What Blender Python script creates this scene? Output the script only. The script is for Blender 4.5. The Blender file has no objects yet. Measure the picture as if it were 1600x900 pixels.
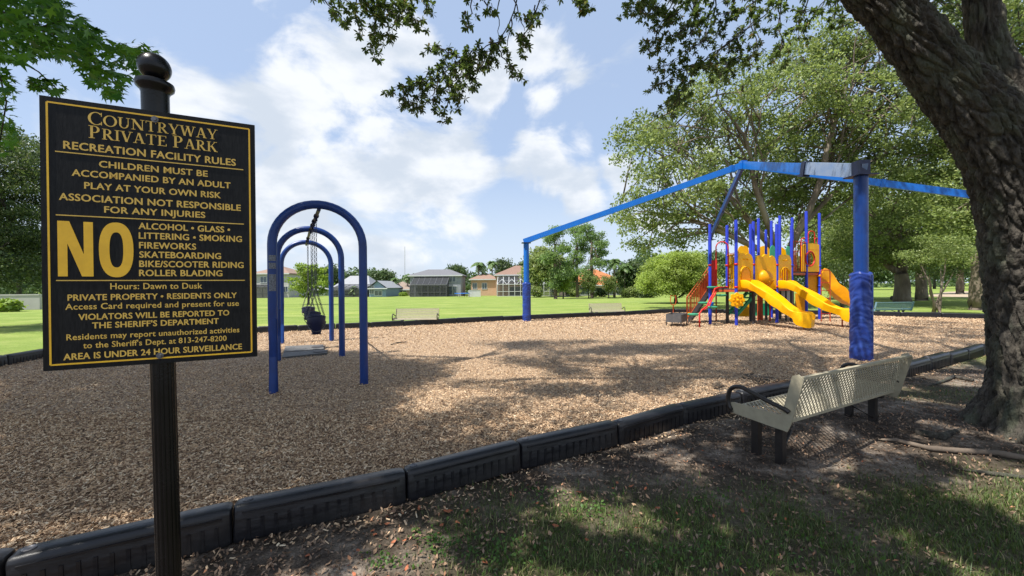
import bpy, bmesh, math, random
import numpy as np
from mathutils import Vector, Matrix, Quaternion, noise
random.seed(7); RNG = np.random.default_rng(7)
PI = math.pi
scn = bpy.context.scene
COL = scn.collection

# ---------------------------------------------------------------- camera
F = 620.0                    # focal length in photo pixels (1600 wide)
CAMH = 1.65
pit = math.atan(4.0 / F); rol = math.radians(0.42)
fw = Vector((0, math.cos(pit), -math.sin(pit)))
r0 = Vector((1, 0, 0)); u0 = r0.cross(fw)
rt = r0 * math.cos(rol) - u0 * math.sin(rol)
up = u0 * math.cos(rol) + r0 * math.sin(rol)
cam = bpy.data.cameras.new('camera'); camo = bpy.data.objects.new('camera', cam); COL.objects.link(camo)
cam.sensor_width = 36; cam.lens = 36 * F / 1600; cam.clip_start = 0.05; cam.clip_end = 3000
m = Matrix((rt, up, -fw)).transposed().to_4x4(); m.translation = Vector((0, 0, CAMH))
camo.matrix_world = m
scn.camera = camo
CP = Vector((0, 0, CAMH))
def ray(px, py): return fw + rt * ((px - 800) / F) + up * ((450 - py) / F)
def at(px, py, Y):
    d = ray(px, py); return CP + d * (Y / d.y)
def gnd(px, py, h=0.0):
    d = ray(px, py); return CP + d * ((h - CAMH) / d.z)
def proj(p):
    v = Vector(p) - CP; z = v.dot(fw)
    return 800 + F * v.dot(rt) / z, 450 - F * v.dot(up) / z, z
# ---------------------------------------------------------------- sun, sky, exposure
SUN_EL = math.radians(62); SX, SY = -0.87, -0.49
tosun = Vector((SX * math.cos(SUN_EL), SY * math.cos(SUN_EL), math.sin(SUN_EL))).normalized()
sl = bpy.data.lights.new('sun', 'SUN'); sl.energy = 5.0; sl.angle = math.radians(0.53); sl.color = (1, 0.955, 0.88)
so = bpy.data.objects.new('sun', sl); COL.objects.link(so); so.location = (-20, -10, 40)
so.rotation_euler = tosun.to_track_quat('Z', 'Y').to_euler()
scn.view_settings.view_transform = 'Standard'; scn.view_settings.look = 'None'
scn.view_settings.exposure = 0.60; scn.view_settings.gamma = 1.0; scn.view_settings.use_curve_mapping = False
W = bpy.data.worlds.new('World'); scn.world = W; W.use_nodes = True
def build_world():
    nt = W.node_tree; N = nt.nodes; L = nt.links; N.clear()
    out = N.new('ShaderNodeOutputWorld'); bg = N.new('ShaderNodeBackground'); bg.inputs[1].default_value = 0.09
    L.new(bg.outputs[0], out.inputs[0])
    sky = N.new('ShaderNodeTexSky'); sky.sky_type = 'NISHITA'; sky.sun_disc = False
    sky.sun_elevation = SUN_EL; sky.sun_rotation = math.atan2(SX, SY)
    sky.air_density = 1.0; sky.dust_density = 1.2; sky.ozone_density = 1.6
    tc = N.new('ShaderNodeTexCoord')
    def math_(op, a, b=None, c=None, clamp=False):
        n = N.new('ShaderNodeMath'); n.operation = op; n.use_clamp = clamp
        for i, v in enumerate((a, b, c)):
            if v is None: continue
            if isinstance(v, (int, float)): n.inputs[i].default_value = v
            else: L.new(v, n.inputs[i])
        return n.outputs[0]
    nz = N.new('ShaderNodeTexNoise'); nz.inputs['Scale'].default_value = 4.4; nz.inputs['Detail'].default_value = 9
    nz.inputs['Roughness'].default_value = 0.58; nz.inputs['Distortion'].default_value = 0.35
    mp = N.new('ShaderNodeMapping'); mp.inputs['Scale'].default_value = (1, 1, 1.7); mp.inputs['Location'].default_value = (3.1, 1.7, 0.4)
    L.new(tc.outputs['Generated'], mp.inputs[0]); L.new(mp.outputs[0], nz.inputs[0])
    n2 = N.new('ShaderNodeTexNoise'); n2.inputs['Scale'].default_value = 1.6; n2.inputs['Detail'].default_value = 2
    L.new(tc.outputs['Generated'], n2.inputs[0])
    sep = N.new('ShaderNodeSeparateXYZ'); L.new(tc.outputs['Generated'], sep.inputs[0])
    # cumulus banks seen in this direction: (px, py, radius in px, weight)
    blobs = [(480,190,120,.9),(560,120,100,.95),(640,70,70,.75),(600,260,150,1.0),(700,270,95,1.),(450,300,140,.8),
             (330,190,110,.5),(830,80,75,.95),(885,90,45,.75),(760,130,60,.85),(845,150,50,.7),(850,255,75,.95),(905,225,40,.7),
             (905,290,55,.85),(970,265,50,.8),(730,365,60,.65),(560,370,170,.6),(650,390,110,.5),(1050,300,110,.5),(250,330,150,.55),(100,150,120,.35),(750,0,60,.4)]
    mask = None
    for (px, py, r, w) in blobs:
        d = ray(px, py).normalized(); k = 1 + ((px-800)**2 + (py-450)**2) / F**2
        ang = r / F / k ** 0.8
        dp = N.new('ShaderNodeVectorMath'); dp.operation = 'DISTANCE'
        L.new(tc.outputs['Generated'], dp.inputs[0]); dp.inputs[1].default_value = d
        mr = N.new('ShaderNodeMapRange'); mr.interpolation_type = 'SMOOTHSTEP'
        mr.inputs[1].default_value = ang * 1.45; mr.inputs[2].default_value = 0; mr.inputs[3].default_value = 0; mr.inputs[4].default_value = w
        L.new(dp.outputs['Value'], mr.inputs[0])
        mask = mr.outputs[0] if mask is None else math_('SMOOTH_MAX', mask, mr.outputs[0], 0.12)
    # elsewhere: scattered clouds of the same kind (behind and beside the camera)
    away = N.new('ShaderNodeMapRange'); away.inputs[1].default_value = 0.35; away.inputs[2].default_value = -0.1
    away.inputs[3].default_value = 0; away.inputs[4].default_value = 0.55; L.new(sep.outputs['Y'], away.inputs[0])
    sc2 = N.new('ShaderNodeMapRange'); sc2.inputs[1].default_value = 0.42; sc2.inputs[2].default_value = 0.62
    L.new(n2.outputs[0], sc2.inputs[0])
    mask = math_('MAXIMUM', mask, math_('MULTIPLY', away.outputs[0], sc2.outputs[0]))
    dens = math_('ADD', math_('MULTIPLY', mask, 0.56), math_('MULTIPLY', nz.outputs[0], 1.35))
    cov = N.new('ShaderNodeMapRange'); cov.interpolation_type = 'SMOOTHSTEP'
    cov.inputs[1].default_value = 0.80; cov.inputs[2].default_value = 1.05; L.new(dens, cov.inputs[0])
    # haze near the horizon
    hz = N.new('ShaderNodeMapRange'); hz.interpolation_type = 'SMOOTHSTEP'
    hz.inputs[1].default_value = 0.32; hz.inputs[2].default_value = 0.0; hz.inputs[3].default_value = 0; hz.inputs[4].default_value = 0.85
    L.new(sep.outputs['Z'], hz.inputs[0])
    # cloud body shading: grey bases
    n3 = N.new('ShaderNodeTexNoise'); n3.inputs['Scale'].default_value = 5.6; n3.inputs['Detail'].default_value = 7; n3.inputs['Roughness'].default_value = .55
    mp3 = N.new('ShaderNodeMapping'); mp3.inputs['Location'].default_value = (3.4, 5.7, 0.55); mp3.inputs['Scale'].default_value = (1, 1, 1.9)
    L.new(tc.outputs['Generated'], mp3.inputs[0]); L.new(mp3.outputs[0], n3.inputs[0])
    sh = N.new('ShaderNodeMapRange'); sh.interpolation_type = 'SMOOTHSTEP'; sh.inputs[1].default_value = 0.36; sh.inputs[2].default_value = 0.62; L.new(n3.outputs[0], sh.inputs[0])
    cc = N.new('ShaderNodeMixRGB'); cc.inputs[1].default_value = (5.1, 5.65, 6.4, 1); cc.inputs[2].default_value = (7.4, 7.6, 7.9, 1)
    L.new(sh.outputs[0], cc.inputs[0])
    tint = N.new('ShaderNodeMixRGB'); tint.inputs[0].default_value = 0.6; tint.inputs[2].default_value = (4.6, 5.8, 8.0, 1)
    L.new(sky.outputs[0], tint.inputs[1])
    mh = N.new('ShaderNodeMixRGB'); mh.inputs[2].default_value = (5.6, 6.4, 7.4, 1)
    L.new(hz.outputs[0], mh.inputs[0]); L.new(tint.outputs[0], mh.inputs[1])
    mx = N.new('ShaderNodeMixRGB'); L.new(math_('MULTIPLY', cov.outputs[0], 0.93), mx.inputs[0])
    L.new(mh.outputs[0], mx.inputs[1]); L.new(cc.outputs[0], mx.inputs[2])
    L.new(mx.outputs[0], bg.inputs[0])
build_world()

# ---------------------------------------------------------------- helpers
def tag(o, label=None, cat=None, group=None, kind=None):
    if label: o['label'] = label
    if cat: o['category'] = cat
    if group: o['group'] = group
    if kind: o['kind'] = kind
    return o
def empty(name, loc, label, cat, group=None):
    o = bpy.data.objects.new(name, None); COL.objects.link(o); o.location = loc; o.empty_display_size = 0.2
    return tag(o, label, cat, group)
def wloc(p):
    v = Vector((0, 0, 0))
    while p is not None: v += p.location; p = p.parent
    return v
def frame_of(d, hint=Vector((0, 0, 1))):
    d = Vector(d).normalized()
    if abs(d.dot(hint)) > 0.98: hint = Vector((0, 1, 0))
    a = d.cross(hint).normalized(); b = a.cross(d).normalized()
    return a, b, d
class MB:
    def __init__(s): s.v = []; s.f = []
    def add(s, vs, fs):
        k = len(s.v); s.v += [tuple(v) for v in vs]; s.f += [tuple(i + k for i in f) for f in fs]; return s
    def box(s, c, size, ax=None):
        c = Vector(c); hx, hy, hz = [q / 2 for q in size]
        X, Y, Z = ax if ax else (Vector((1,0,0)), Vector((0,1,0)), Vector((0,0,1)))
        vs = [c + X*hx*i + Y*hy*j + Z*hz*k for k in (-1,1) for j in (-1,1) for i in (-1,1)]
        return s.add(vs, [(0,2,3,1),(4,5,7,6),(0,1,5,4),(1,3,7,5),(3,2,6,7),(2,0,4,6)])
    def bar(s, a, b, w, h, hint=Vector((0,0,1))):
        a = Vector(a); b = Vector(b); d = b - a; X, Z, D = frame_of(d, hint)
        return s.box((a + b) / 2, (w, d.length, h), (X, D, Z))
    def tube(s, pts, r, seg=8, caps=True, closed=False):
        pts = [Vector(p) for p in pts]; n = len(pts)
        if isinstance(r, (int, float)): r = [r] * n
        k = len(s.v); prev = None
        for i, p in enumerate(pts):
            if closed: d = pts[(i+1) % n] - pts[i-1]
            else: d = pts[min(i+1, n-1)] - pts[max(i-1, 0)]
            if prev is None: a, b, d2 = frame_of(d)
            else:
                d2 = d.normalized(); a = prev - d2 * prev.dot(d2)
                a = a.normalized() if a.length > 1e-5 else frame_of(d)[0]; b = a.cross(d2) * -1
                b = d2.cross(a)
            prev = a
            for j in range(seg):
                t = 2 * PI * j / seg
                s.v.append(tuple(p + (a * math.cos(t) + b * math.sin(t)) * r[i]))
        for i in range(n if closed else n - 1):
            for j in range(seg):
                i2 = (i + 1) % n
                s.f.append((k + i*seg + j, k + i*seg + (j+1) % seg, k + i2*seg + (j+1) % seg, k + i2*seg + j))
        if caps and not closed:
            s.f.append(tuple(k + j for j in reversed(range(seg)))); s.f.append(tuple(k + (n-1)*seg + j for j in range(seg)))
        return s
    def lathe(s, c, prof, seg=20):
        c = Vector(c); k = len(s.v)
        for (r, z) in prof:
            for j in range(seg):
                t = 2*PI*j/seg; s.v.append((c.x + r*math.cos(t), c.y + r*math.sin(t), c.z + z))
        for i in range(len(prof) - 1):
            for j in range(seg):
                s.f.append((k+i*seg+j, k+i*seg+(j+1) % seg, k+(i+1)*seg+(j+1) % seg, k+(i+1)*seg+j))
        s.f.append(tuple(k + j for j in reversed(range(seg)))); s.f.append(tuple(k+(len(prof)-1)*seg+j for j in range(seg)))
        return s
    def prism(s, O, U, V, poly, t, hole=None):
        """polygon in the U,V plane, thickness t along U x V, centred; a hole loop must have as many points as poly"""
        O = Vector(O); U = Vector(U).normalized(); V = Vector(V).normalized(); Nn = U.cross(V).normalized()
        def L(loop, q): return [O + U*a + V*b + Nn*(t/2*q) for a, b in loop]
        n = len(poly)
        if hole is None:
            vs = L(poly, -1) + L(poly, 1)
            fs = [tuple(reversed(range(n))), tuple(range(n, 2*n))] + [(i, (i+1) % n, n+(i+1) % n, n+i) for i in range(n)]
        else:
            vs = L(poly,-1)+L(poly,1)+L(hole,-1)+L(hole,1); fs = []
            for i in range(n):
                j = (i+1) % n
                fs += [(i,j,n+j,n+i), (2*n+j,2*n+i,3*n+i,3*n+j), (j,i,2*n+i,2*n+j), (n+i,n+j,3*n+j,3*n+i)]
        return s.add(vs, fs)
    def build(s, name, mat, parent=None, smooth=False, world=True, kind=None):
        me = bpy.data.meshes.new(name)
        v = np.array(s.v, dtype=np.float64).reshape(-1, 3)
        if parent is not None and world: v = v - np.array(wloc(parent))
        me.from_pydata([tuple(q) for q in v], [], s.f); me.update()
        bm = bmesh.new(); bm.from_mesh(me); bmesh.ops.recalc_face_normals(bm, faces=bm.faces); bm.to_mesh(me); bm.free()
        if smooth: me.shade_smooth() if smooth is True else me.shade_auto_smooth(angle=smooth) if hasattr(me, 'shade_auto_smooth') else me.shade_smooth()
        if smooth and smooth is not True:
            try: me.set_sharp_from_angle(angle=smooth)
            except Exception: pass
        if mat: me.materials.append(mat)
        o = bpy.data.objects.new(name, me); COL.objects.link(o)
        if parent is not None: o.parent = parent
        if kind: o['kind'] = kind
        return o
def npmesh(name, V, Fc, mat, parent=None, kind=None, local=False):
    """V (n,3), Fc (m,k) all faces with k corners"""
    me = bpy.data.meshes.new(name); V = np.asarray(V, dtype=np.float32); Fc = np.asarray(Fc, dtype=np.int32)
    if parent is not None and not local: V = V - np.array(wloc(parent), dtype=np.float32)
    k = Fc.shape[1]
    me.vertices.add(len(V)); me.vertices.foreach_set('co', V.ravel())
    me.loops.add(Fc.size); me.loops.foreach_set('vertex_index', Fc.ravel())
    me.polygons.add(len(Fc)); me.polygons.foreach_set('loop_start', np.arange(0, Fc.size, k, dtype=np.int32))
    me.update(calc_edges=True); me.validate()
    if mat: me.materials.append(mat)
    o = bpy.data.objects.new(name, me); COL.objects.link(o)
    if parent is not None: o.parent = parent
    if kind: o['kind'] = kind
    return o
def copy_tree(o, parent=None):
    c = o.copy(); COL.objects.link(c)
    if parent is not None: c.parent = parent
    for ch in [x for x in o.children]: copy_tree(ch, c)
    return c
def vec(*a): return Vector(a)
UP = Vector((0, 0, 1))

# ---------------------------------------------------------------- materials
def M(name, c1, c2=None, scale=6, rough=0.6, bump=0.0, bscale=None, detail=6, spec=0.5, lo=0.35, hi=0.65, metal=0.0, stretch=(1,1,1), c3=None, s3=1.0):
    m = bpy.data.materials.new(name); m.use_nodes = True; nt = m.node_tree; N = nt.nodes; L = nt.links
    b = N['Principled BSDF']; b.inputs['Roughness'].default_value = rough; b.inputs['Metallic'].default_value = metal
    b.inputs['Specular IOR Level'].default_value = spec
    b.inputs['Base Color'].default_value = (*c1, 1)
    tc = N.new('ShaderNodeTexCoord'); mp = N.new('ShaderNodeMapping'); mp.inputs['Scale'].default_value = stretch
    L.new(tc.outputs['Object'], mp.inputs[0])
    if c2 is None: c2 = tuple(q * 0.82 for q in c1)
    nz = N.new('ShaderNodeTexNoise'); nz.inputs['Scale'].default_value = scale; nz.inputs['Detail'].default_value = detail; nz.inputs['Roughness'].default_value = .62
    L.new(mp.outputs[0], nz.inputs[0])
    r = N.new('ShaderNodeMapRange'); r.inputs[1].default_value = lo; r.inputs[2].default_value = hi; L.new(nz.outputs[0], r.inputs[0])
    mx = N.new('ShaderNodeMixRGB'); mx.inputs[1].default_value = (*c1, 1); mx.inputs[2].default_value = (*c2, 1); L.new(r.outputs[0], mx.inputs[0])
    colour = mx.outputs[0]
    if c3:
        n3 = N.new('ShaderNodeTexNoise'); n3.inputs['Scale'].default_value = s3; n3.inputs['Detail'].default_value = 4; L.new(mp.outputs[0], n3.inputs[0])
        r3 = N.new('ShaderNodeMapRange'); r3.inputs[1].default_value = .48; r3.inputs[2].default_value = .66; L.new(n3.outputs[0], r3.inputs[0])
        m3 = N.new('ShaderNodeMixRGB'); m3.inputs[2].default_value = (*c3, 1); L.new(r3.outputs[0], m3.inputs[0]); L.new(colour, m3.inputs[1]); colour = m3.outputs[0]
    L.new(colour, b.inputs['Base Color'])
    rr = N.new('ShaderNodeMapRange'); rr.inputs[3].default_value = max(0, rough - .1); rr.inputs[4].default_value = min(1, rough + .1); L.new(nz.outputs[0], rr.inputs[0]); L.new(rr.outputs[0], b.inputs['Roughness'])
    if bump:
        bn = N.new('ShaderNodeTexNoise'); bn.inputs['Scale'].default_value = bscale or scale * 3; bn.inputs['Detail'].default_value = 5; L.new(mp.outputs[0], bn.inputs[0])
        bp = N.new('ShaderNodeBump'); bp.inputs['Strength'].default_value = 1; bp.inputs['Distance'].default_value = bump
        L.new(bn.outputs[0], bp.inputs['Height']); L.new(bp.outputs[0], b.inputs['Normal'])
    return m
def leafmat(name, c1, c2, c3=None, trans=0.35, rough=0.5):
    m = bpy.data.materials.new(name); m.use_nodes = True; nt = m.node_tree; N = nt.nodes; L = nt.links
    b = N['Principled BSDF']; b.inputs['Roughness'].default_value = rough; b.inputs['Specular IOR Level'].default_value = .35
    g = N.new('ShaderNodeNewGeometry'); cr = N.new('ShaderNodeValToRGB')
    e = cr.color_ramp.elements; e[0].color = (*c1, 1); e[1].color = (*c2, 1)
    if c3: q = cr.color_ramp.elements.new(0.9); q.color = (*c2, 1); e[-1].color = (*c3, 1) if c3 else (*c2, 1)
    L.new(g.outputs['Random Per Island'], cr.inputs[0])
    nz = N.new('ShaderNodeTexNoise'); nz.inputs['Scale'].default_value = .45; nz.inputs['Detail'].default_value = 3
    tc = N.new('ShaderNodeTexCoord'); L.new(tc.outputs['Object'], nz.inputs[0])
    hs = N.new('ShaderNodeHueSaturation'); mr = N.new('ShaderNodeMapRange'); mr.inputs[1].default_value = .3; mr.inputs[2].default_value = .7
    mr.inputs[3].default_value = .7; mr.inputs[4].default_value = 1.3; L.new(nz.outputs[0], mr.inputs[0]); L.new(mr.outputs[0], hs.inputs['Value'])
    L.new(cr.outputs[0], hs.inputs['Color']); L.new(hs.outputs[0], b.inputs['Base Color'])
    tr = N.new('ShaderNodeBsdfTranslucent'); h2 = N.new('ShaderNodeHueSaturation'); h2.inputs['Hue'].default_value = .485; h2.inputs['Value'].default_value = 1.5; h2.inputs['Saturation'].default_value = 1.1
    L.new(hs.outputs[0], h2.inputs['Color']); L.new(h2.outputs[0], tr.inputs[0])
    mx = N.new('ShaderNodeMixShader'); mx.inputs[0].default_value = trans; L.new(b.outputs[0], mx.inputs[1]); L.new(tr.outputs[0], mx.inputs[2])
    L.new(mx.outputs[0], N['Material Output'].inputs[0])
    return m
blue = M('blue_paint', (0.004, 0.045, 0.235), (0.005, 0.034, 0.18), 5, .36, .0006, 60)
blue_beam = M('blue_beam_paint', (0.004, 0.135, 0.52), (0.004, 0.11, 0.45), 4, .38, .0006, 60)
blue_sheen = M('blue_grey_painted_sheen', (0.24, 0.30, 0.42), (0.17, 0.25, 0.42), 3, .35)  # sky reflection on the near rafter, put into its colour
blue_play = M('violet_blue_paint', (0.022, 0.050, 0.50), (0.026, 0.042, 0.42), 7, .4, spec=.3)
navy = M('navy_rubber', (0.006, 0.012, 0.05), (0.01, 0.015, 0.06), 9, .5)
vinyl = M('blue_vinyl_wrap', (0.012, 0.035, 0.22), (0.022, 0.06, 0.29), 6, .36, .012, 7, c3=(0.010,0.026,.17), s3=3)
yellow = M('yellow_plastic', (0.93, 0.49, 0.002), (0.90, 0.44, 0.002), 6, .36, spec=.25, c3=(.88,.41,.003), s3=2.2)
orange = M('orange_plastic', (0.86, 0.36, 0.003), (0.76, 0.29, 0.003), 6, .4, spec=.25)
red = M('red_paint', (0.60, 0.028, 0.02), (0.48, 0.022, 0.015), 8, .4, spec=.3)
redbrown = M('faded_red_paint', (0.50, 0.095, 0.025), (0.40, 0.06, 0.02), 8, .45, spec=.3)
green = M('green_plastic', (0.004, 0.32, 0.16), (0.004, 0.26, 0.12), 8, .4, spec=.3)
ltgreen = M('light_green_plastic', (0.05, 0.36, 0.20), (0.04, 0.28, 0.16), 8, .45)
dkmetal = M('dark_deck_coating', (0.028, 0.026, 0.028), (0.05, 0.045, 0.045), 12, .6)
greymetal = M('grey_plastic', (0.07, 0.07, 0.075), (0.10, 0.095, 0.095), 9, .6, .002, 40)
steel = M('galvanised_steel', (0.16, 0.16, 0.17), (0.09, 0.09, 0.10), 30, .5, metal=.6)
blackp = M('black_gloss_paint', (0.003, 0.003, 0.004), (0.006, 0.006, 0.007), 9, .26, .0006, 90, spec=.35)
signblack = M('black_sign_face', (0.005, 0.005, 0.005), (0.014, 0.014, 0.014), 60, .5, spec=.18, bump=.0005, bscale=160, stretch=(3,3,.4))
gold = M('gold_lettering', (0.86, 0.50, 0.02), (0.76, 0.43, 0.018), 25, .45)
goldtext = M('pale_gold_lettering', (0.76, 0.49, 0.085), (0.62, 0.39, 0.065), 40, .5)
kerbm = M('black_recycled_plastic', (0.005, 0.005, 0.007), (0.013, 0.013, 0.016), 14, .38, .003, 30, spec=.45, c3=(.028,.026,.025), s3=3, stretch=(.35,1,1))
benchm = M('beige_thermoplastic', (0.42, 0.375, 0.265), (0.35, 0.31, 0.22), 12, .45, .001, 60)
benchleg = M('black_bench_leg', (0.018, 0.015, 0.014), (0.035, 0.028, 0.025), 12, .42)
benchblue = M('blue_grey_bench_mesh', (0.20, 0.32, 0.42), (0.14, 0.24, 0.33), 12, .45)
matgrey = M('grey_rubber_mat', (0.13, 0.127, 0.12), (0.085, 0.082, 0.08), 20, .8, .004, 60)
sticker = M('grey_label_sticker', (0.22, 0.24, 0.28), (0.09, 0.10, 0.12), 60, .5, detail=2)
bark = M('furrowed_oak_bark', (0.022, 0.018, 0.014), (0.10, 0.086, 0.068), 18, .95, .05, 34, lo=.36, hi=.66, c3=(.085,.09,.06), s3=5, stretch=(1,1,.4))
bark_pale = M('pale_oak_bark', (0.20, 0.155, 0.115), (0.11, 0.085, 0.065), 3, .9, .03, 9, c3=(.26,.22,.17), s3=1, stretch=(1,1,.4))
bark_red = M('reddish_branch_bark', (0.15, 0.085, 0.055), (0.22, 0.14, 0.09), 4, .9, .01)
bark_pine = M('pine_bark', (0.16, 0.12, 0.095), (0.08, 0.06, 0.05), 4, .9, .02)
bark_palm = M('palm_bark', (0.24, 0.20, 0.155), (0.14, 0.115, 0.09), 6, .9, .02, stretch=(1,1,3))
leaf_oak = leafmat('oak_leaf', (0.030, 0.060, 0.018), (0.095, 0.135, 0.045), (.17,.19,.08), .30)
leaf_near = leafmat('near_oak_leaf', (0.045, 0.080, 0.022), (0.11, 0.165, 0.045), (.17,.13,.06), .42, .38)
leaf_gum = leafmat('sweetgum_leaf', (0.03, 0.11, 0.018), (0.09, 0.22, 0.025), (.14,.30,.04), .48, .4)
leaf_mid = leafmat('mid_oak_leaf', (0.105, 0.155, 0.045), (0.265, 0.33, 0.11), (.44,.50,.24), .43)
leaf_light = leafmat('lime_leaf', (0.16, 0.25, 0.04), (0.27, 0.38, 0.07), (.36,.45,.1), .35)
leaf_pine = leafmat('pine_needles', (0.09, 0.16, 0.05), (0.20, 0.30, 0.10), (.3,.4,.15), .4)
leaf_lime = leafmat('willowy_leaf', (0.22, 0.30, 0.07), (0.36, 0.46, 0.12), (.45,.54,.18), .42)
leaf_dark = leafmat('dark_leaf', (0.028, 0.055, 0.020), (0.085, 0.13, 0.04), (.13,.18,.06), .28)
leaf_far = leafmat('far_tree_leaf', (0.045, 0.085, 0.035), (0.12, 0.18, 0.07), (.17,.23,.1), .25)
leaf_palm = leafmat('palm_frond', (0.06, 0.12, 0.035), (0.15, 0.23, 0.07), (.2,.22,.1), .25)
litter = leafmat('dry_leaf', (0.10, 0.062, 0.038), (0.36, 0.25, 0.17), (.48,.22,.11), .1, .7)
bladem = leafmat('grass_blade', (0.045, 0.085, 0.02), (0.14, 0.19, 0.05), (.40,.34,.18), .3)
weedm = leafmat('weed_leaf', (0.05, 0.115, 0.025), (0.10, 0.19, 0.035), None, .35)
moss = leafmat('grey_moss', (.20,.20,.15), (.34,.34,.26), None, .25)
glassm = M('window_glass', (0.05, 0.065, 0.085), (0.12, 0.15, 0.18), 2, .12, spec=.8)
whitep = M('white_trim', (0.62, 0.63, 0.63), (0.52, 0.53, 0.53), 4, .5)
def screen_mat():
    m = bpy.data.materials.new('insect_screen'); m.use_nodes = True; N = m.node_tree.nodes; L = m.node_tree.links
    b = N['Principled BSDF']; b.inputs['Base Color'].default_value = (.035, .037, .04, 1); b.inputs['Roughness'].default_value = .7
    t = N.new('ShaderNodeBsdfTransparent'); mx = N.new('ShaderNodeMixShader'); mx.inputs[0].default_value = .60
    L.new(t.outputs[0], mx.inputs[1]); L.new(b.outputs[0], mx.inputs[2]); L.new(mx.outputs[0], N['Material Output'].inputs[0]); return m
screenm = screen_mat()
def stucco(n, c): return M(n, c, tuple(q*.88 for q in c), 1.5, .85, .004, 20)
def rooftile(n, c): return M(n, c, tuple(q*.7 for q in c), 5, .85, .02, 12, stretch=(1,1,4))

# ---------------------------------------------------------------- terrain
def sst(a, b, x):
    t = min(1, max(0, (x - a) / (b - a))); return t*t*(3 - 2*t)
def gh(x, y):
    drop = -1.0 * min(1, max(0, (y - 26) / 74)) * (1 - sst(18, 48, x))
    mound = 0.13 * math.exp(-((x-5.0)**2 + (y-4.4)**2) / 3.2)
    return drop + mound
K = [gnd(17,860,.235), gnd(365,784,.235), gnd(633,730,.235), gnd(809,689,.235), gnd(960,657,.235), gnd(1060,631,.235), gnd(1153,612,.235), gnd(1410,567,.235), gnd(1530,538,.235)]
near_line = [(K[0].x-3.3, K[0].y-1.35), (K[0].x, K[0].y)] + [(k.x, k.y) for k in K[1:]]
border = near_line + [(13.5, 9.6), (17.2, 11.6), (20.6, 14.6), (21.0, 17.6), (17.6, 19.9), (9.4, 22.9), (5.4, 20.9), (.6, 18.9), (-4.5, 16.4), (-9.2, 14.3), (-11.3, 9.7), (-10.6, 7.4), (-11.5, 5.0), (-10.0, 1.6), (-8.0, -.4)]
def in_poly(x, y, P):
    c = False; n = len(P); j = n - 1
    for i in range(n):
        xi, yi = P[i]; xj, yj = P[j]
        if (yi > y) != (yj > y) and x < (xj - xi) * (y - yi) / (yj - yi) + xi: c = not c
        j = i
    return c
def edge_dist(x, y, P):
    best = 1e9
    for i in range(len(P)):
        ax, ay = P[i]; bx, by = P[(i+1) % len(P)]; dx, dy = bx-ax, by-ay
        t = max(0, min(1, ((x-ax)*dx + (y-ay)*dy) / (dx*dx + dy*dy))); best = min(best, math.hypot(x-ax-t*dx, y-ay-t*dy))
    return best
def grassiness(x, y):
    """1 lawn, 0 bare sandy soil"""
    n = noise.noise(Vector((x*.9, y*.9, 3.3))) * .5 + noise.noise(Vector((x*2.7, y*2.7, 1.3))) * .35 + noise.noise(Vector((x*7, y*7, 9.3))) * .18
    far = max(sst(9.5, 12.0, y + .0*x), sst(-9.5, -12.5, x))
    if x > 7: far = max(far, sst(7.2, 9.0, y))
    f1 = sst(3.55, 2.6, y - .10*abs(x-1.5)) * sst(-1.1, .3, x)
    f1 = max(f1 * .95, .95*math.exp(-(((x-6.3)/1.3)**2 + ((y-5.6)/.8)**2)))
    f1 = max(f1, .8*math.exp(-(((x-2.9)/.5)**2 + ((y-5.0)/.35)**2))*.4)
    g = f1*.86 + n * 1.0 * (0.35 + f1)
    return max(far, min(1, max(0, g)))
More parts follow.
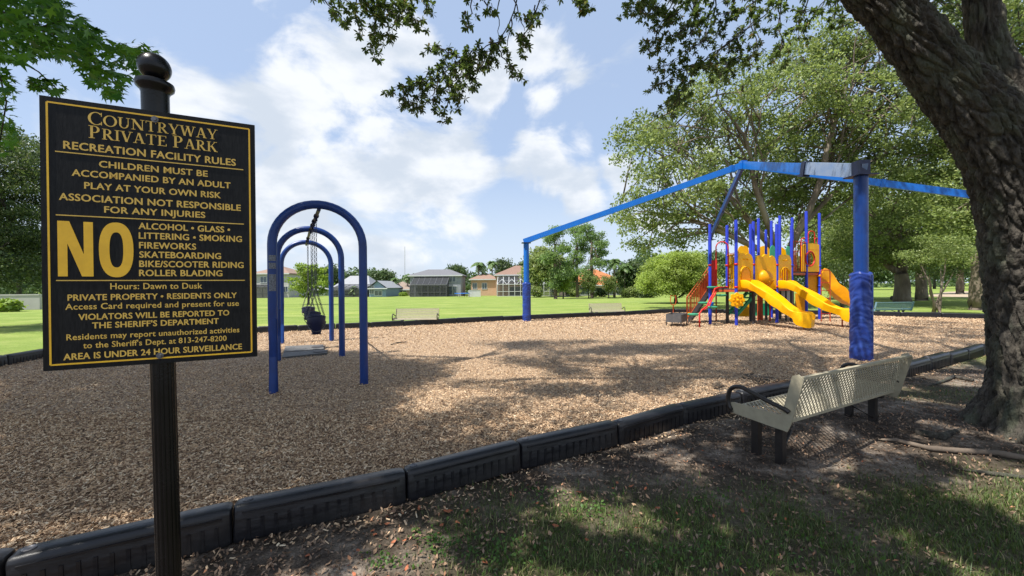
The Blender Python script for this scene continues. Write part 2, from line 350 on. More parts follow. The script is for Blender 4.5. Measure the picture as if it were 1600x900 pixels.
def make_ground():
    def axis(lo, hi, a, b, st):
        pts = list(np.arange(a, b, st)); s = st; q = b
        while q < hi: pts.append(q); s *= 1.17; q += s
        pts.append(hi); s = st; q = a - st
        while q > lo: pts.append(q); s *= 1.17; q -= s
        pts.append(lo); return np.array(sorted(pts))
    xs = axis(-900, 900, -4, 9, .07); ys = axis(-60, 1500, 1.2, 8, .07)
    V = []; G = []
    for y in ys:
        for x in xs:
            near = (-5 < x < 10 and 0 < y < 9)
            z = gh(x, y)
            g = grassiness(x, y) if (abs(x) < 40 and y < 20) else 1.0
            if near: z += noise.noise(Vector((x*1.3, y*1.3, 0)))*.018 + noise.noise(Vector((x*6, y*6, 5)))*.008
            V.append((x, y, z - .012)); G.append(g)
    nx = len(xs); I = np.arange(len(V)).reshape(len(ys), nx)
    Fc = np.stack([I[:-1,:-1], I[:-1,1:], I[1:,1:], I[1:,:-1]], -1).reshape(-1, 4)
    m = bpy.data.materials.new('lawn_and_soil'); m.use_nodes = True; N = m.node_tree.nodes; L = m.node_tree.links
    b = N['Principled BSDF']; b.inputs['Roughness'].default_value = .95; b.inputs['Specular IOR Level'].default_value = .1
    tc = N.new('ShaderNodeTexCoord')
    def nz(s, d, st=(1,1,1)):
        mp = N.new('ShaderNodeMapping'); mp.inputs['Scale'].default_value = st; L.new(tc.outputs['Object'], mp.inputs[0])
        n = N.new('ShaderNodeTexNoise'); n.inputs['Scale'].default_value = s; n.inputs['Detail'].default_value = d; n.inputs['Roughness'].default_value = .65; L.new(mp.outputs[0], n.inputs[0]); return n.outputs[0]
    def ramp(src, stops):
        r = N.new('ShaderNodeValToRGB'); L.new(src, r.inputs[0]); e = r.color_ramp.elements
        e[0].position, e[0].color = stops[0][0], (*stops[0][1], 1); e[1].position, e[1].color = stops[-1][0], (*stops[-1][1], 1)
        for p, c in stops[1:-1]: q = e.new(p); q.color = (*c, 1)
        return r.outputs[0]
    def mix(a, b_, f, mode='MIX'):
        x = N.new('ShaderNodeMixRGB'); x.blend_type = mode
        for i, v in ((0, f), (1, a), (2, b_)):
            if isinstance(v, (float, int)): x.inputs[i].default_value = v
            elif isinstance(v, tuple): x.inputs[i].default_value = (*v, 1)
            else: L.new(v, x.inputs[i])
        return x.outputs[0]
    lawn = ramp(nz(.35, 8, (1, 2.2, 1)), [(.32, (.145, .205, .045)), (.5, (.195, .265, .065)), (.7, (.30, .33, .115))])
    fine = ramp(nz(22, 6), [(.3, (.72, .72, .72)), (.7, (1.28, 1.25, 1.2))]); lawn = mix(lawn, fine, 1.0, 'MULTIPLY')
    band = ramp(nz(.09, 3, (.35, 3.0, 1)), [(.35, (.88,.92,.9)), (.65, (1.12,1.08,1.0))]); lawn = mix(lawn, band, .8, 'MULTIPLY')
    soil = ramp(nz(1.6, 9), [(.3, (.045, .036, .029)), (.5, (.105, .086, .07)), (.68, (.34, .29, .24))])
    soil = mix(soil, ramp(nz(60, 4), [(.35, (.62,.6,.58)), (.65, (1.35,1.32,1.3))]), 1.0, 'MULTIPLY')
    soil = mix(soil, ramp(nz(11, 6), [(.38, (.55,.52,.5)), (.6, (1.2,1.2,1.2))]), .8, 'MULTIPLY')
    under = ramp(nz(18, 6), [(.3, (.035, .034, .018)), (.7, (.13, .12, .065))])
    a = N.new('ShaderNodeAttribute'); a.attribute_name = 'grass'
    # short turf under the blades close by, mown lawn further off
    sp = N.new('ShaderNodeSeparateXYZ'); L.new(tc.outputs['Object'], sp.inputs[0])
    mr = N.new('ShaderNodeMapRange'); mr.inputs[1].default_value = 7; mr.inputs[2].default_value = 11; L.new(sp.outputs['Y'], mr.inputs[0])
    turf = mix(under, lawn, mr.outputs[0])
    col = mix(soil, turf, a.outputs['Fac']); L.new(col, b.inputs['Base Color'])
    # dry bare dirt patch far right under the oaks
    bp = N.new('ShaderNodeBump'); bp.inputs['Distance'].default_value = .03; bp.inputs['Strength'].default_value = .9; L.new(nz(28, 8), bp.inputs['Height']); L.new(bp.outputs[0], b.inputs['Normal'])
    o = npmesh('ground', V, Fc, m, kind='structure'); o.data.shade_smooth()
    at_ = o.data.attributes.new('grass', 'FLOAT', 'POINT'); at_.data.foreach_set('value', np.array(G, dtype=np.float32))
    return o
ground = make_ground()
sandm = M('bare_sand', (.42, .33, .23), (.33, .26, .18), 2, .95, .01)
def ground_patch(name, pts, mat, lift=.004, kind='structure', zf=None):
    n = len(pts); V = [(x, y, (zf or gh)(x, y) + lift) for x, y in pts]
    me = bpy.data.meshes.new(name); me.from_pydata(V, [], [tuple(range(n))]); me.materials.append(mat); me.update()
    o = bpy.data.objects.new(name, me); COL.objects.link(o); o['kind'] = kind; return o
sandpts = [gnd(1440,463), gnd(1560,466), gnd(1640,462), gnd(1640,453), gnd(1560,454), gnd(1480,456)]
ground_patch('bare_sand', [(p.x, p.y) for p in sandpts], sandm, .02)

# ---- the bed of wood chips
def chip_zone():
    chipbase = M('wood_chip_bed', (.46, .32, .20), (.12, .078, .05), 34, .95, .03, 42, detail=8, lo=.38, hi=.62, c3=(.50,.36,.23), s3=55)
    me = bpy.data.meshes.new('wood_chip_bed')
    bm = bmesh.new(); vs = [bm.verts.new((x, y, .008)) for x, y in border]; f = bm.faces.new(vs); bmesh.ops.triangulate(bm, faces=[f])
    bmesh.ops.subdivide_edges(bm, edges=bm.edges[:], cuts=6, use_grid_fill=True)
    bm.to_mesh(me); bm.free(); me.materials.append(chipbase)
    o = bpy.data.objects.new('wood_chip_bed', me); COL.objects.link(o); o['kind'] = 'structure'
    # loose chips: points with rotation and size, a shared chip on each
    P = []
    def scatter(n, y0, y1):
        k = 0
        while k < n:
            y = random.uniform(y0, y1); x = random.uniform(-1.34*y - .4, 1.34*y + .4)
            if -12 < x < 22 and in_poly(x, y, border): P.append((x, y)); k += 1
    scatter(46000, 1.7, 5.2); scatter(50000, 5.2, 9); scatter(38000, 9, 15); scatter(22000, 15, 23)
    k = 0
    while k < 750:
        i = random.randint(0, len(near_line)-2); a, b = near_line[i], near_line[i+1]; t = random.random(); L_ = math.hypot(b[0]-a[0], b[1]-a[1])
        nx_, ny_ = (b[1]-a[1])/L_, -(b[0]-a[0])/L_; q = .1 + abs(random.gauss(0, .14)); x = a[0]+(b[0]-a[0])*t+nx_*q; y = a[1]+(b[1]-a[1])*t+ny_*q
        if y > .9: P.append((x, y)); k += 1
    nout = 750
    P = np.array(P); n = len(P)
    z = .016 + RNG.random(n) * .018
    z[-nout:] = [gh(x, y) + .004 + random.random()*.008 for x, y in P[-nout:]]
    d = P[:, 1]
    grow = np.clip(d / 9, 1, 2.2)
    scl = np.stack([RNG.uniform(.012, .038, n) * grow, RNG.uniform(.005, .012, n) * grow, RNG.uniform(.002, .006, n) * grow], -1)
    rot = np.stack([RNG.normal(0, .42, n), RNG.normal(0, .42, n), RNG.uniform(0, 6.28, n)], -1)
    me = bpy.data.meshes.new('wood_chips'); me.vertices.add(n); me.vertices.foreach_set('co', np.column_stack([P, z]).astype(np.float32).ravel())
    for nm, arr in (('rot', rot), ('scl', scl)):
        a = me.attributes.new(nm, 'FLOAT_VECTOR', 'POINT'); a.data.foreach_set('vector', arr.astype(np.float32).ravel())
    o = bpy.data.objects.new('wood_chips', me); COL.objects.link(o)
    tag(o, 'loose tan and brown wood chips covering the play area', 'wood chips', kind='stuff')
    m = bpy.data.materials.new('wood_chip'); m.use_nodes = True; N = m.node_tree.nodes; L = m.node_tree.links
    b = N['Principled BSDF']; b.inputs['Roughness'].default_value = .85; b.inputs['Specular IOR Level'].default_value = .2
    oi = N.new('ShaderNodeObjectInfo'); r = N.new('ShaderNodeValToRGB'); e = r.color_ramp.elements
    e[0].color = (.09, .055, .035, 1); e[1].color = (.82, .67, .47, 1)
    for p, c in ((.18, (.27,.17,.105)), (.5, (.55,.375,.225)), (.82, (.72,.52,.335))): q = e.new(p); q.color = (*c, 1)
    L.new(oi.outputs['Random'], r.inputs[0]); L.new(r.outputs[0], b.inputs['Base Color'])
    me.materials.append(m)
    ng = bpy.data.node_groups.new('scatter_chips', 'GeometryNodeTree')
    ng.interface.new_socket('Geometry', in_out='INPUT', socket_type='NodeSocketGeometry'); ng.interface.new_socket('Geometry', in_out='OUTPUT', socket_type='NodeSocketGeometry')
    n_ = ng.nodes; l_ = ng.links; gi = n_.new('NodeGroupInput'); go = n_.new('NodeGroupOutput')
    cube = n_.new('GeometryNodeMeshCube'); cube.inputs['Size'].default_value = (1, 1, 1)
    sm = n_.new('GeometryNodeSetMaterial'); sm.inputs['Material'].default_value = m; l_.new(cube.outputs[0], sm.inputs[0])
    io = n_.new('GeometryNodeInstanceOnPoints'); l_.new(gi.outputs[0], io.inputs['Points']); l_.new(sm.outputs[0], io.inputs['Instance'])
    for nm, sk in (('rot', 'Rotation'), ('scl', 'Scale')):
        a = n_.new('GeometryNodeInputNamedAttribute'); a.data_type = 'FLOAT_VECTOR'; a.inputs['Name'].default_value = nm; l_.new(a.outputs[0], io.inputs[sk])
    l_.new(io.outputs[0], go.inputs[0])
    md = o.modifiers.new('chips', 'NODES'); md.node_group = ng
chip_zone()

# ---- plastic border timbers round the chips
def timber_mesh():
    mb = MB(); L_ = 1.0; w = .150; h = .235
    def ring(x, k, dz=0):   # cross section at x, shrink factor k
        hw = w/2*k; top = h*(1 - (1-k)*.25)
        return [(x, -hw, 0), (x, -hw*1.0, top-.035), (x, -hw*.86, top-.012), (x, -hw*.6, top), (x, hw*.6, top), (x, hw*.86, top-.012), (x, hw, top-.035), (x, hw, 0)]
    xs = [(-.497, .72), (-.488, .88), (-.465, .97), (-.43, 1), (.43, 1), (.465, .97), (.488, .88), (.497, .72)]
    rings = [ring(x, k) for x, k in xs]; n = 8; vs = [p for r in rings for p in r]
    fs = [(i*n+j, i*n+(j+1) % n, (i+1)*n+(j+1) % n, (i+1)*n+j) for i in range(len(xs)-1) for j in range(n)]
    fs += [tuple(range(n)), tuple(reversed(range((len(xs)-1)*n, len(xs)*n)))]
    mb.add(vs, fs)
    for i in range(13):      # shallow ribs on both long faces
        x = -.42 + .07*i
        for s in (-1, 1): mb.box((x, s*(w/2+.0015), .075), (.018, .008, .13))
    mb.box((0, -(w/2+.004), .185), (.9, .008, .014)); mb.box((0, w/2+.004, .185), (.9, .008, .014))
    return mb
def make_border():
    root = empty('playground_border', (K[4].x, K[4].y, 0), 'low black plastic border of end-to-end timbers around the wood chips', 'border')
    proto = None; cap = MB().lathe((0,0,0), [(.030,-.006),(.030,.003),(.022,.006),(.018,.004),(.012,.001)], 14)
    capo = None
    P = [Vector((x, y, 0)) for x, y in border]
    segs = []
    for i in range(len(P)):
        a, b = P[i], P[(i+1) % len(P)]; n = max(1, round((b-a).length / 1.2))
        for k in range(n): segs.append((a.lerp(b, k/n), a.lerp(b, (k+1)/n)))
    ends = MB().lathe((0,0,0), [(.030,-.006),(.030,.003),(.022,.006),(.018,.004),(.012,.001)], 14)
    for i, (a, b) in enumerate(segs):
        c = (a + b)/2; d = b - a
        if proto is None:
            proto = timber_mesh().build('border_timber', kerbm, root, smooth=math.radians(35), world=False); o = proto
            capo = ends.build('spike_cap', steel, proto, world=False, smooth=math.radians(40)); q = capo
        else:
            o = proto.copy(); COL.objects.link(o); q = capo.copy(); COL.objects.link(q); q.parent = o; o.parent = root
        gz = gh(c.x, c.y)*.3
        o.location = (c.x-root.location.x, c.y-root.location.y, gz + random.uniform(-.014, .012))
        o.rotation_euler = (random.uniform(-.06,.06), random.uniform(-.018,.018), math.atan2(d.y, d.x) + random.uniform(-.012,.012)); o.scale = (d.length*.998, 1, 1)
        q.location = (-.43, 0, .237); q.scale = (1/ d.length, 1, 1)
        q['kind'] = 'part' if False else 'part'
        del q['kind']
    return root
make_border()

# ---------------------------------------------------------------- the rules sign
def make_sign():
    C_ = [(59,150),(396,196),(404,556),(72,580)]    # photo corners TL TR BR BL
    H = .914; d = 0
    zl = F*H/430.3; zr = F*H/360.1
    TL = at(59,150,zl); BL = at(72,580,zl); TR = at(396,196,zr); BR = at(404,556,zr)
    ctr = (TL+TR+BR+BL)/4
    U = ((TR+BR)/2 - (TL+BL)/2); w = Vector((U.x, U.y, 0)).length; U = Vector((U.x, U.y, 0)).normalized()
    Nn = U.cross(UP); Nn = Nn if Nn.y < 0 else -Nn          # towards the camera
    base = ctr - Nn*.055 + U*(-.005); base.z = 0
    root = empty('rules_sign', base, 'black park rules sign with gold lettering on a fluted black post', 'sign')
    ax = (U, Nn*-1, UP)
    W2, H2 = w/2, H/2
    MB().box(ctr, (w, .008, H), ax).build('panel', signblack, root)
    face = ctr + Nn*.0045
    def S(u, v): return face + U*((u-.5)*w) + UP*((.5-v)*H)
    # homography from the enlarged view (700x900 crop, scale 1/0.6) to sign coordinates
    src = [(98,150),(662,227),(675,824),(118,866)]; dst = [(0,0),(1,0),(1,1),(0,1)]
    A_ = []; B_ = []
    for (x, y), (u, v) in zip(src, dst):
        A_ += [[x,y,1,0,0,0,-u*x,-u*y],[0,0,0,x,y,1,-v*x,-v*y]]; B_ += [u, v]
    h = np.linalg.solve(np.array(A_, float), np.array(B_, float))
    def hom(x, y):
        q = h[6]*x + h[7]*y + 1; return (h[0]*x+h[1]*y+h[2])/q, (h[3]*x+h[4]*y+h[5])/q
    # border line
    bw = .0052
    fr = MB(); i0 = .03; j0 = .021
    for (a, b) in (((i0,j0),(1-i0,j0)), ((i0,1-j0),(1-i0,1-j0))): fr.box((S(*a)+S(*b))/2 + Nn*.0002, ((1-2*i0)*w, .0009, bw), ax)
    for u in (i0, 1-i0): fr.box(S(u,.5) + Nn*.0004, (bw, .0009, (1-2*j0)*H), ax)
    fr.build('border_line', gold, root)
    for (a, b) in (((142,296),(634,343)), ((146,460),(637,484)), ((149,631),(641,628))):
        (ua, va), (ub, vb) = hom(*a), hom(*b)
        MB().box((S(ua,(va+vb)/2)+S(ub,(va+vb)/2))/2, ((ub-ua)*w, .0009, .0034), ax).build('rule_line', goldtext, root)
    def text(t, a, b, cap, mat=goldtext, bold=.012):
        (ua, va), (ub, vb) = hom(*a), hom(*b); v = (va+vb)/2
        cu = bpy.data.curves.new('txt', 'FONT'); cu.body = t; cu.size = 1; cu.offset = .004; cu.extrude = 0; cu.resolution_u = 3; cu.space_character = 1.04
        to = bpy.data.objects.new('txt', cu); COL.objects.link(to)
        dg = bpy.context.evaluated_depsgraph_get(); me = bpy.data.meshes.new_from_object(to.evaluated_get(dg))
        bpy.data.objects.remove(to); bpy.data.curves.remove(cu)
        co = np.array([q.co[:] for q in me.vertices]); x0, x1 = co[:,0].min(), co[:,0].max()
        sx = (ub-ua)*w/(x1-x0); sy = cap/0.70
        cx = S(ua, v); r = wloc(root)
        for q in me.vertices:
            x = (q.co.x - x0)*sx; y = (q.co.y - .35)*sy
            q.co = cx + U*x + UP*y + Nn*.0004 - r
        nv = len(me.vertices); V_ = np.array([q.co[:] for q in me.vertices]); F_ = [tuple(p.vertices) for p in me.polygons]; un = np.array(U); nn = np.array(Nn); uu = np.array(UP)
        k_ = cap*(.016 if bold < .01 else .034); VV = np.concatenate([V_ + un*(k_*a_) + uu*(k_*b_*.6) + nn*(.00004*i_) for i_, (a_, b_) in enumerate(((-1,-1),(0,1),(1,-1),(.5,.3)))])
        me2 = bpy.data.meshes.new('lettering'); me2.from_pydata([tuple(v_) for v_ in VV], [], [tuple(j_ + nv*i_ for j_ in f_) for i_ in range(4) for f_ in F_]); bpy.data.meshes.remove(me); me = me2
        me.materials.append(mat); o = bpy.data.objects.new('lettering', me); COL.objects.link(o); o.parent = root
        return o
    cp = .0222
    T = [('RECREATION FACILITY RULES',(164,279),(614,324),.0255), ('CHILDREN MUST BE',(258,329),(541,353),cp), ('ACCOMPANIED BY AN ADULT',(187,351),(601,383),cp),
         ('PLAY AT YOUR OWN RISK',(220,385),(576,408),cp), ('ASSOCIATION NOT RESPONSIBLE',(154,414),(628,440),.0235), ('FOR ANY INJURIES',(273,446),(536,460),cp),
         ('ALCOHOL • GLASS •',(363,490),(601,496),.0225), ('LITTERING • SMOKING',(364,514),(632,521),.0225), ('FIREWORKS',(365,539),(513,541),.0225), ('SKATEBOARDING',(366,563),(578,565),.0225),
         ('BIKE/SCOOTER RIDING',(366,587),(637,588),.0225), ('ROLLER BLADING',(366,610),(582,610),.0225), ('Hours: Dawn to Dusk',(291,644),(530,643),.0215),
         ('PRIVATE PROPERTY • RESIDENTS ONLY',(180,674),(620,667),.0205), ('Access Card required and present for use',(174,697),(626,688),.0205),
         ('VIOLATORS WILL BE REPORTED TO',(209,722),(601,714),.0205), ("THE SHERIFF'S DEPARTMENT",(245,745),(574,734),.0205), ('Residents may report unauthorized activities',(178,775),(628,757),.020),
         ("to the Sheriff's Dept. at 813-247-8200",(222,797),(595,778),.020), ('AREA IS UNDER 24 HOUR SURVEILLANCE',(171,826),(635,800),.0215)]
    for t, a, b, c in T:
        light = t[0] == 'A' and 'Access' in t or 'Residents may' in t or 'to the Sh' in t or 'Hours' in t
        text(t, a, b, c, goldtext if c < .0221 else gold if False else goldtext, .006 if light else .016)
    # the big NO, bold condensed
    def place(name, polys, u0_, u1_, v0, v1, mat):
        """polys: list of (outer, hole) in unit box, y up"""
        mb = MB(); o = S(u0_, v1); sx = (u1_-u0_)*w; sy = (v1-v0)*H
        for i, (po, ho) in enumerate(polys):
            mb.prism(o + Nn*(.0004 + .00003*i), U, UP, [(x*sx, y*sy) for x, y in po], .0006, None if ho is None else [(x*sx, y*sy) for x, y in ho])
        return mb.build(name, mat, root)
    ua, va = hom(150, 474); ub, vb = hom(247, 620); oa = hom(258, 478)[0]; ob = hom(352, 620)[0]; v0 = (hom(150,474)[1]+hom(247,482)[1])/2; v1 = (hom(155,619)[1]+hom(247,621)[1])/2
    place('lettering', [([(0,0),(.27,0),(.27,1),(0,1)],None), ([(.73,0),(1,0),(1,1),(.73,1)],None), ([(.0,1),(.33,1),(1,0),(.67,0)],None)], ua, ub, v0, v1, gold)
    def ell(cx, cy, rx, ry, a0=0, a1=360, n=40, pw=1.0):
        out = []
        for i in range(n):
            t = math.radians(a0 + (a1-a0)*i/(n if a1-a0 == 360 else n-1)); c, s_ = math.cos(t), math.sin(t)
            out.append((cx + rx*math.copysign(abs(c)**pw, c), cy + ry*math.copysign(abs(s_)**pw, s_)))
        return out
    place('lettering', [(ell(.5,.5,.5,.515,pw=.85), ell(.5,.5,.20,.33,pw=.8))], oa, ob, v0, v1, gold)
    # serif title capitals drawn as strokes
    def R(x0, y0, x1, y1): return ([(x0,y0),(x1,y0),(x1,y1),(x0,y1)], None)
    def D(x0, y0, x1, y1, w_): return ([(x0-w_/2,y0),(x0+w_/2,y0),(x1+w_/2,y1),(x1-w_/2,y1)], None)
    def arc(cx, cy, rx, ry, tx, ty, a0, a1):
        o1 = ell(cx,cy,rx,ry,a0,a1,20); i1 = ell(cx,cy,rx-tx,ry-ty,a0,a1,20); return (o1 + i1[::-1], None)
    t_, s_, e_ = .14, .05, .05       # thick, thin, serif
    def serif(x, y): return R(x-.07, y, x+.07+.0, y+e_) if y < .5 else R(x-.07, y-e_, x+.07, y)
    G = {
     'C': (.82, [arc(.46,.5,.44,.52,.15,.05,45,315), R(.72,.70,.77,1.0), R(.72,0,.77,.28)]),
     'O': (.92, [(ell(.46,.5,.44,.52), ell(.46,.5,.29,.46))]),
     'U': (.88, [R(.12,.35,.26,1), R(.68,.35,.73,1), arc(.425,.36,.305,.38,.12,.06,180,360), R(.03,.95,.36,1), R(.57,.95,.84,1)]),
     'N': (.94, [R(.14,0,.19,1), R(.74,0,.79,1), D(.16,1,.74,0,.19), R(.03,0,.30,.05), R(.62,.95,.9,1), R(.02,.95,.2,1)]),
     'T': (.80, [R(.33,0,.47,1), R(.05,.95,.75,1), R(.05,.78,.09,.95), R(.71,.78,.75,.95), R(.24,0,.56,.05)]),
     'R': (.80, [R(.12,0,.26,1), arc(.34,.74,.28,.26,.14,.05,-90,90), R(.24,.95,.36,1), R(.24,.48,.36,.53), D(.36,.5,.68,0,.17), R(.03,0,.36,.05), R(.03,.95,.2,1), R(.62,0,.82,.05)]),
     'Y': (.80, [R(.33,0,.47,.45), D(.37,.42,.13,1,.15), D(.43,.42,.68,1,.06), R(.24,0,.56,.05), R(.0,.95,.28,1), R(.56,.95,.8,1)]),
     'W': (1.15,[D(.36,0,.13,1,.15), D(.36,0,.56,.95,.06), D(.80,0,.57,1,.15), D(.80,0,1.03,1,.06), R(0,.95,.28,1), R(.44,.95,.7,1), R(.9,.95,1.15,1)]),
     'A': (.84, [D(.68,0,.40,1,.16), D(.15,0,.38,1,.06), R(.22,.3,.6,.35), R(.02,0,.28,.05), R(.54,0,.84,.05)]),
     'P': (.72, [R(.12,0,.26,1), arc(.34,.72,.28,.28,.14,.05,-90,90), R(.24,.95,.36,1), R(.24,.44,.36,.49), R(.03,0,.36,.05), R(.03,.95,.2,1)]),
     'I': (.40, [R(.13,0,.27,1), R(.04,0,.36,.05), R(.04,.95,.36,1)]),
     'V': (.82, [D(.42,0,.15,1,.16), D(.42,0,.68,1,.06), R(.0,.95,.3,1), R(.55,.95,.82,1)]),
     'E': (.72, [R(.12,0,.26,1), R(.03,0,.66,.05), R(.03,.95,.64,1), R(.24,.48,.5,.53), R(.46,.40,.5,.61), R(.61,0,.66,.22), R(.59,.8,.64,1)]),
     'K': (.86, [R(.12,0,.26,1), D(.3,.44,.66,1,.06), D(.7,0,.38,.58,.17), R(.03,0,.34,.05), R(.03,.95,.34,1), R(.54,.95,.8,1), R(.58,0,.86,.05)]),
     ' ': (.35, [])}
    def title(t, a, b, big, small, bigidx):
        (ua, va), (ub, vb) = hom(*a), hom(*b); v = (va+vb)/2
        tw = sum(G[c][0]*(big if i in bigidx else small) for i, c in enumerate(t)); k = (ub-ua)*w/tw
        mb = MB(); x = 0; o = S(ua, v) - UP*(small/2)
        for i, c in enumerate(t):
            s = big if i in bigidx else small; 
            for q, (po, ho) in enumerate(G[c][1]):
                mb.prism(o + U*x + Nn*(.0004 + .00003*q), U, UP, [(px_*s*k, py_*s) for px_, py_ in po], .0006, None if ho is None else [(px_*s*k, py_*s) for px_, py_ in ho])
            x += G[c][0]*s*k
        mb.build('lettering', goldtext, root)
    title('COUNTRYWAY', (226,214), (566,250), .043, .037, {0})
    title('PRIVATE PARK', (228,248), (567,284), .043, .037, {0, 8})
    # mounting bolts
    for (x, y) in ((403,214),(423,823)):
        u, v = hom(x, y); mb = MB(); c = S(u, v); mb.tube([c, c+Nn*.006], .011, 12); mb.tube([c+Nn*.006, c+Nn*.011], .006, 8); mb.build('bolt', steel, root)
    # fluted post, collar and ball finial
    pc = ctr - Nn*.045 + U*(.0); 
    ptop = at(247, 168, pc.y)
    # put the post on the line through the photo's shaft
    pp = at(266, 700, (pc.y)); pc = Vector((pp.x, pp.y, 0))
    k = ( (ctr - pc).dot(Nn) ); pc = pc + Nn*(k-.045) ; pc.z = 0
    q = proj((pc.x, pc.y, .9)); pc += U*((266 - q[0])/F*pc.y*.9)
    topz = at(247, 150, pc.y).z; lean = (at(246, 150, pc.y).x - pc.x)/topz*1.0; lean_v = U*lean
    def tilt(mb_):
        mb_.v = [tuple(Vector(v_) + lean_v*(v_[2]-.0)) for v_ in mb_.v]; return mb_
    prof = []; seg = 64; mb = MB()
    nfl = 16
    for z in np.linspace(0, topz, 8):
        for j in range(seg*2):
            t = 2*PI*j/(seg*2); r = .0375 - .0032*max(0, math.cos(nfl*t))**.7*1.0 if math.cos(nfl*t) > 0 else .0375
            mb.v.append((pc.x + r*math.cos(t), pc.y + r*math.sin(t), z))
    n2 = seg*2
    for i in range(7):
        for j in range(n2): mb.f.append((i*n2+j, i*n2+(j+1) % n2, (i+1)*n2+(j+1) % n2, (i+1)*n2+j))
    mb.f.append(tuple(range(7*n2, 8*n2)))
    tilt(mb).build('post', blackp, root, smooth=True)
    t0 = Vector((pc.x, pc.y, topz))
    tilt(MB().lathe(t0, [(.034,-.15),(.041,-.145),(.041,.0),(.044,.008),(.046,.012),(.056,.022),(.058,.032),(.056,.042),(.045,.048),(.034,.052),(.022,.055)], 28)).build('collar', blackp, root, smooth=math.radians(40))
    cz = .055 + .044; prof = [(max(.002,.050*math.sin(a)), cz - .050*math.cos(a)) for a in np.linspace(.42, PI, 18)]
    tilt(MB().lathe(t0, [(.024,.05),(.021,.056)] + prof, 28)).build('finial', blackp, root, smooth=True)
    return root
make_sign()

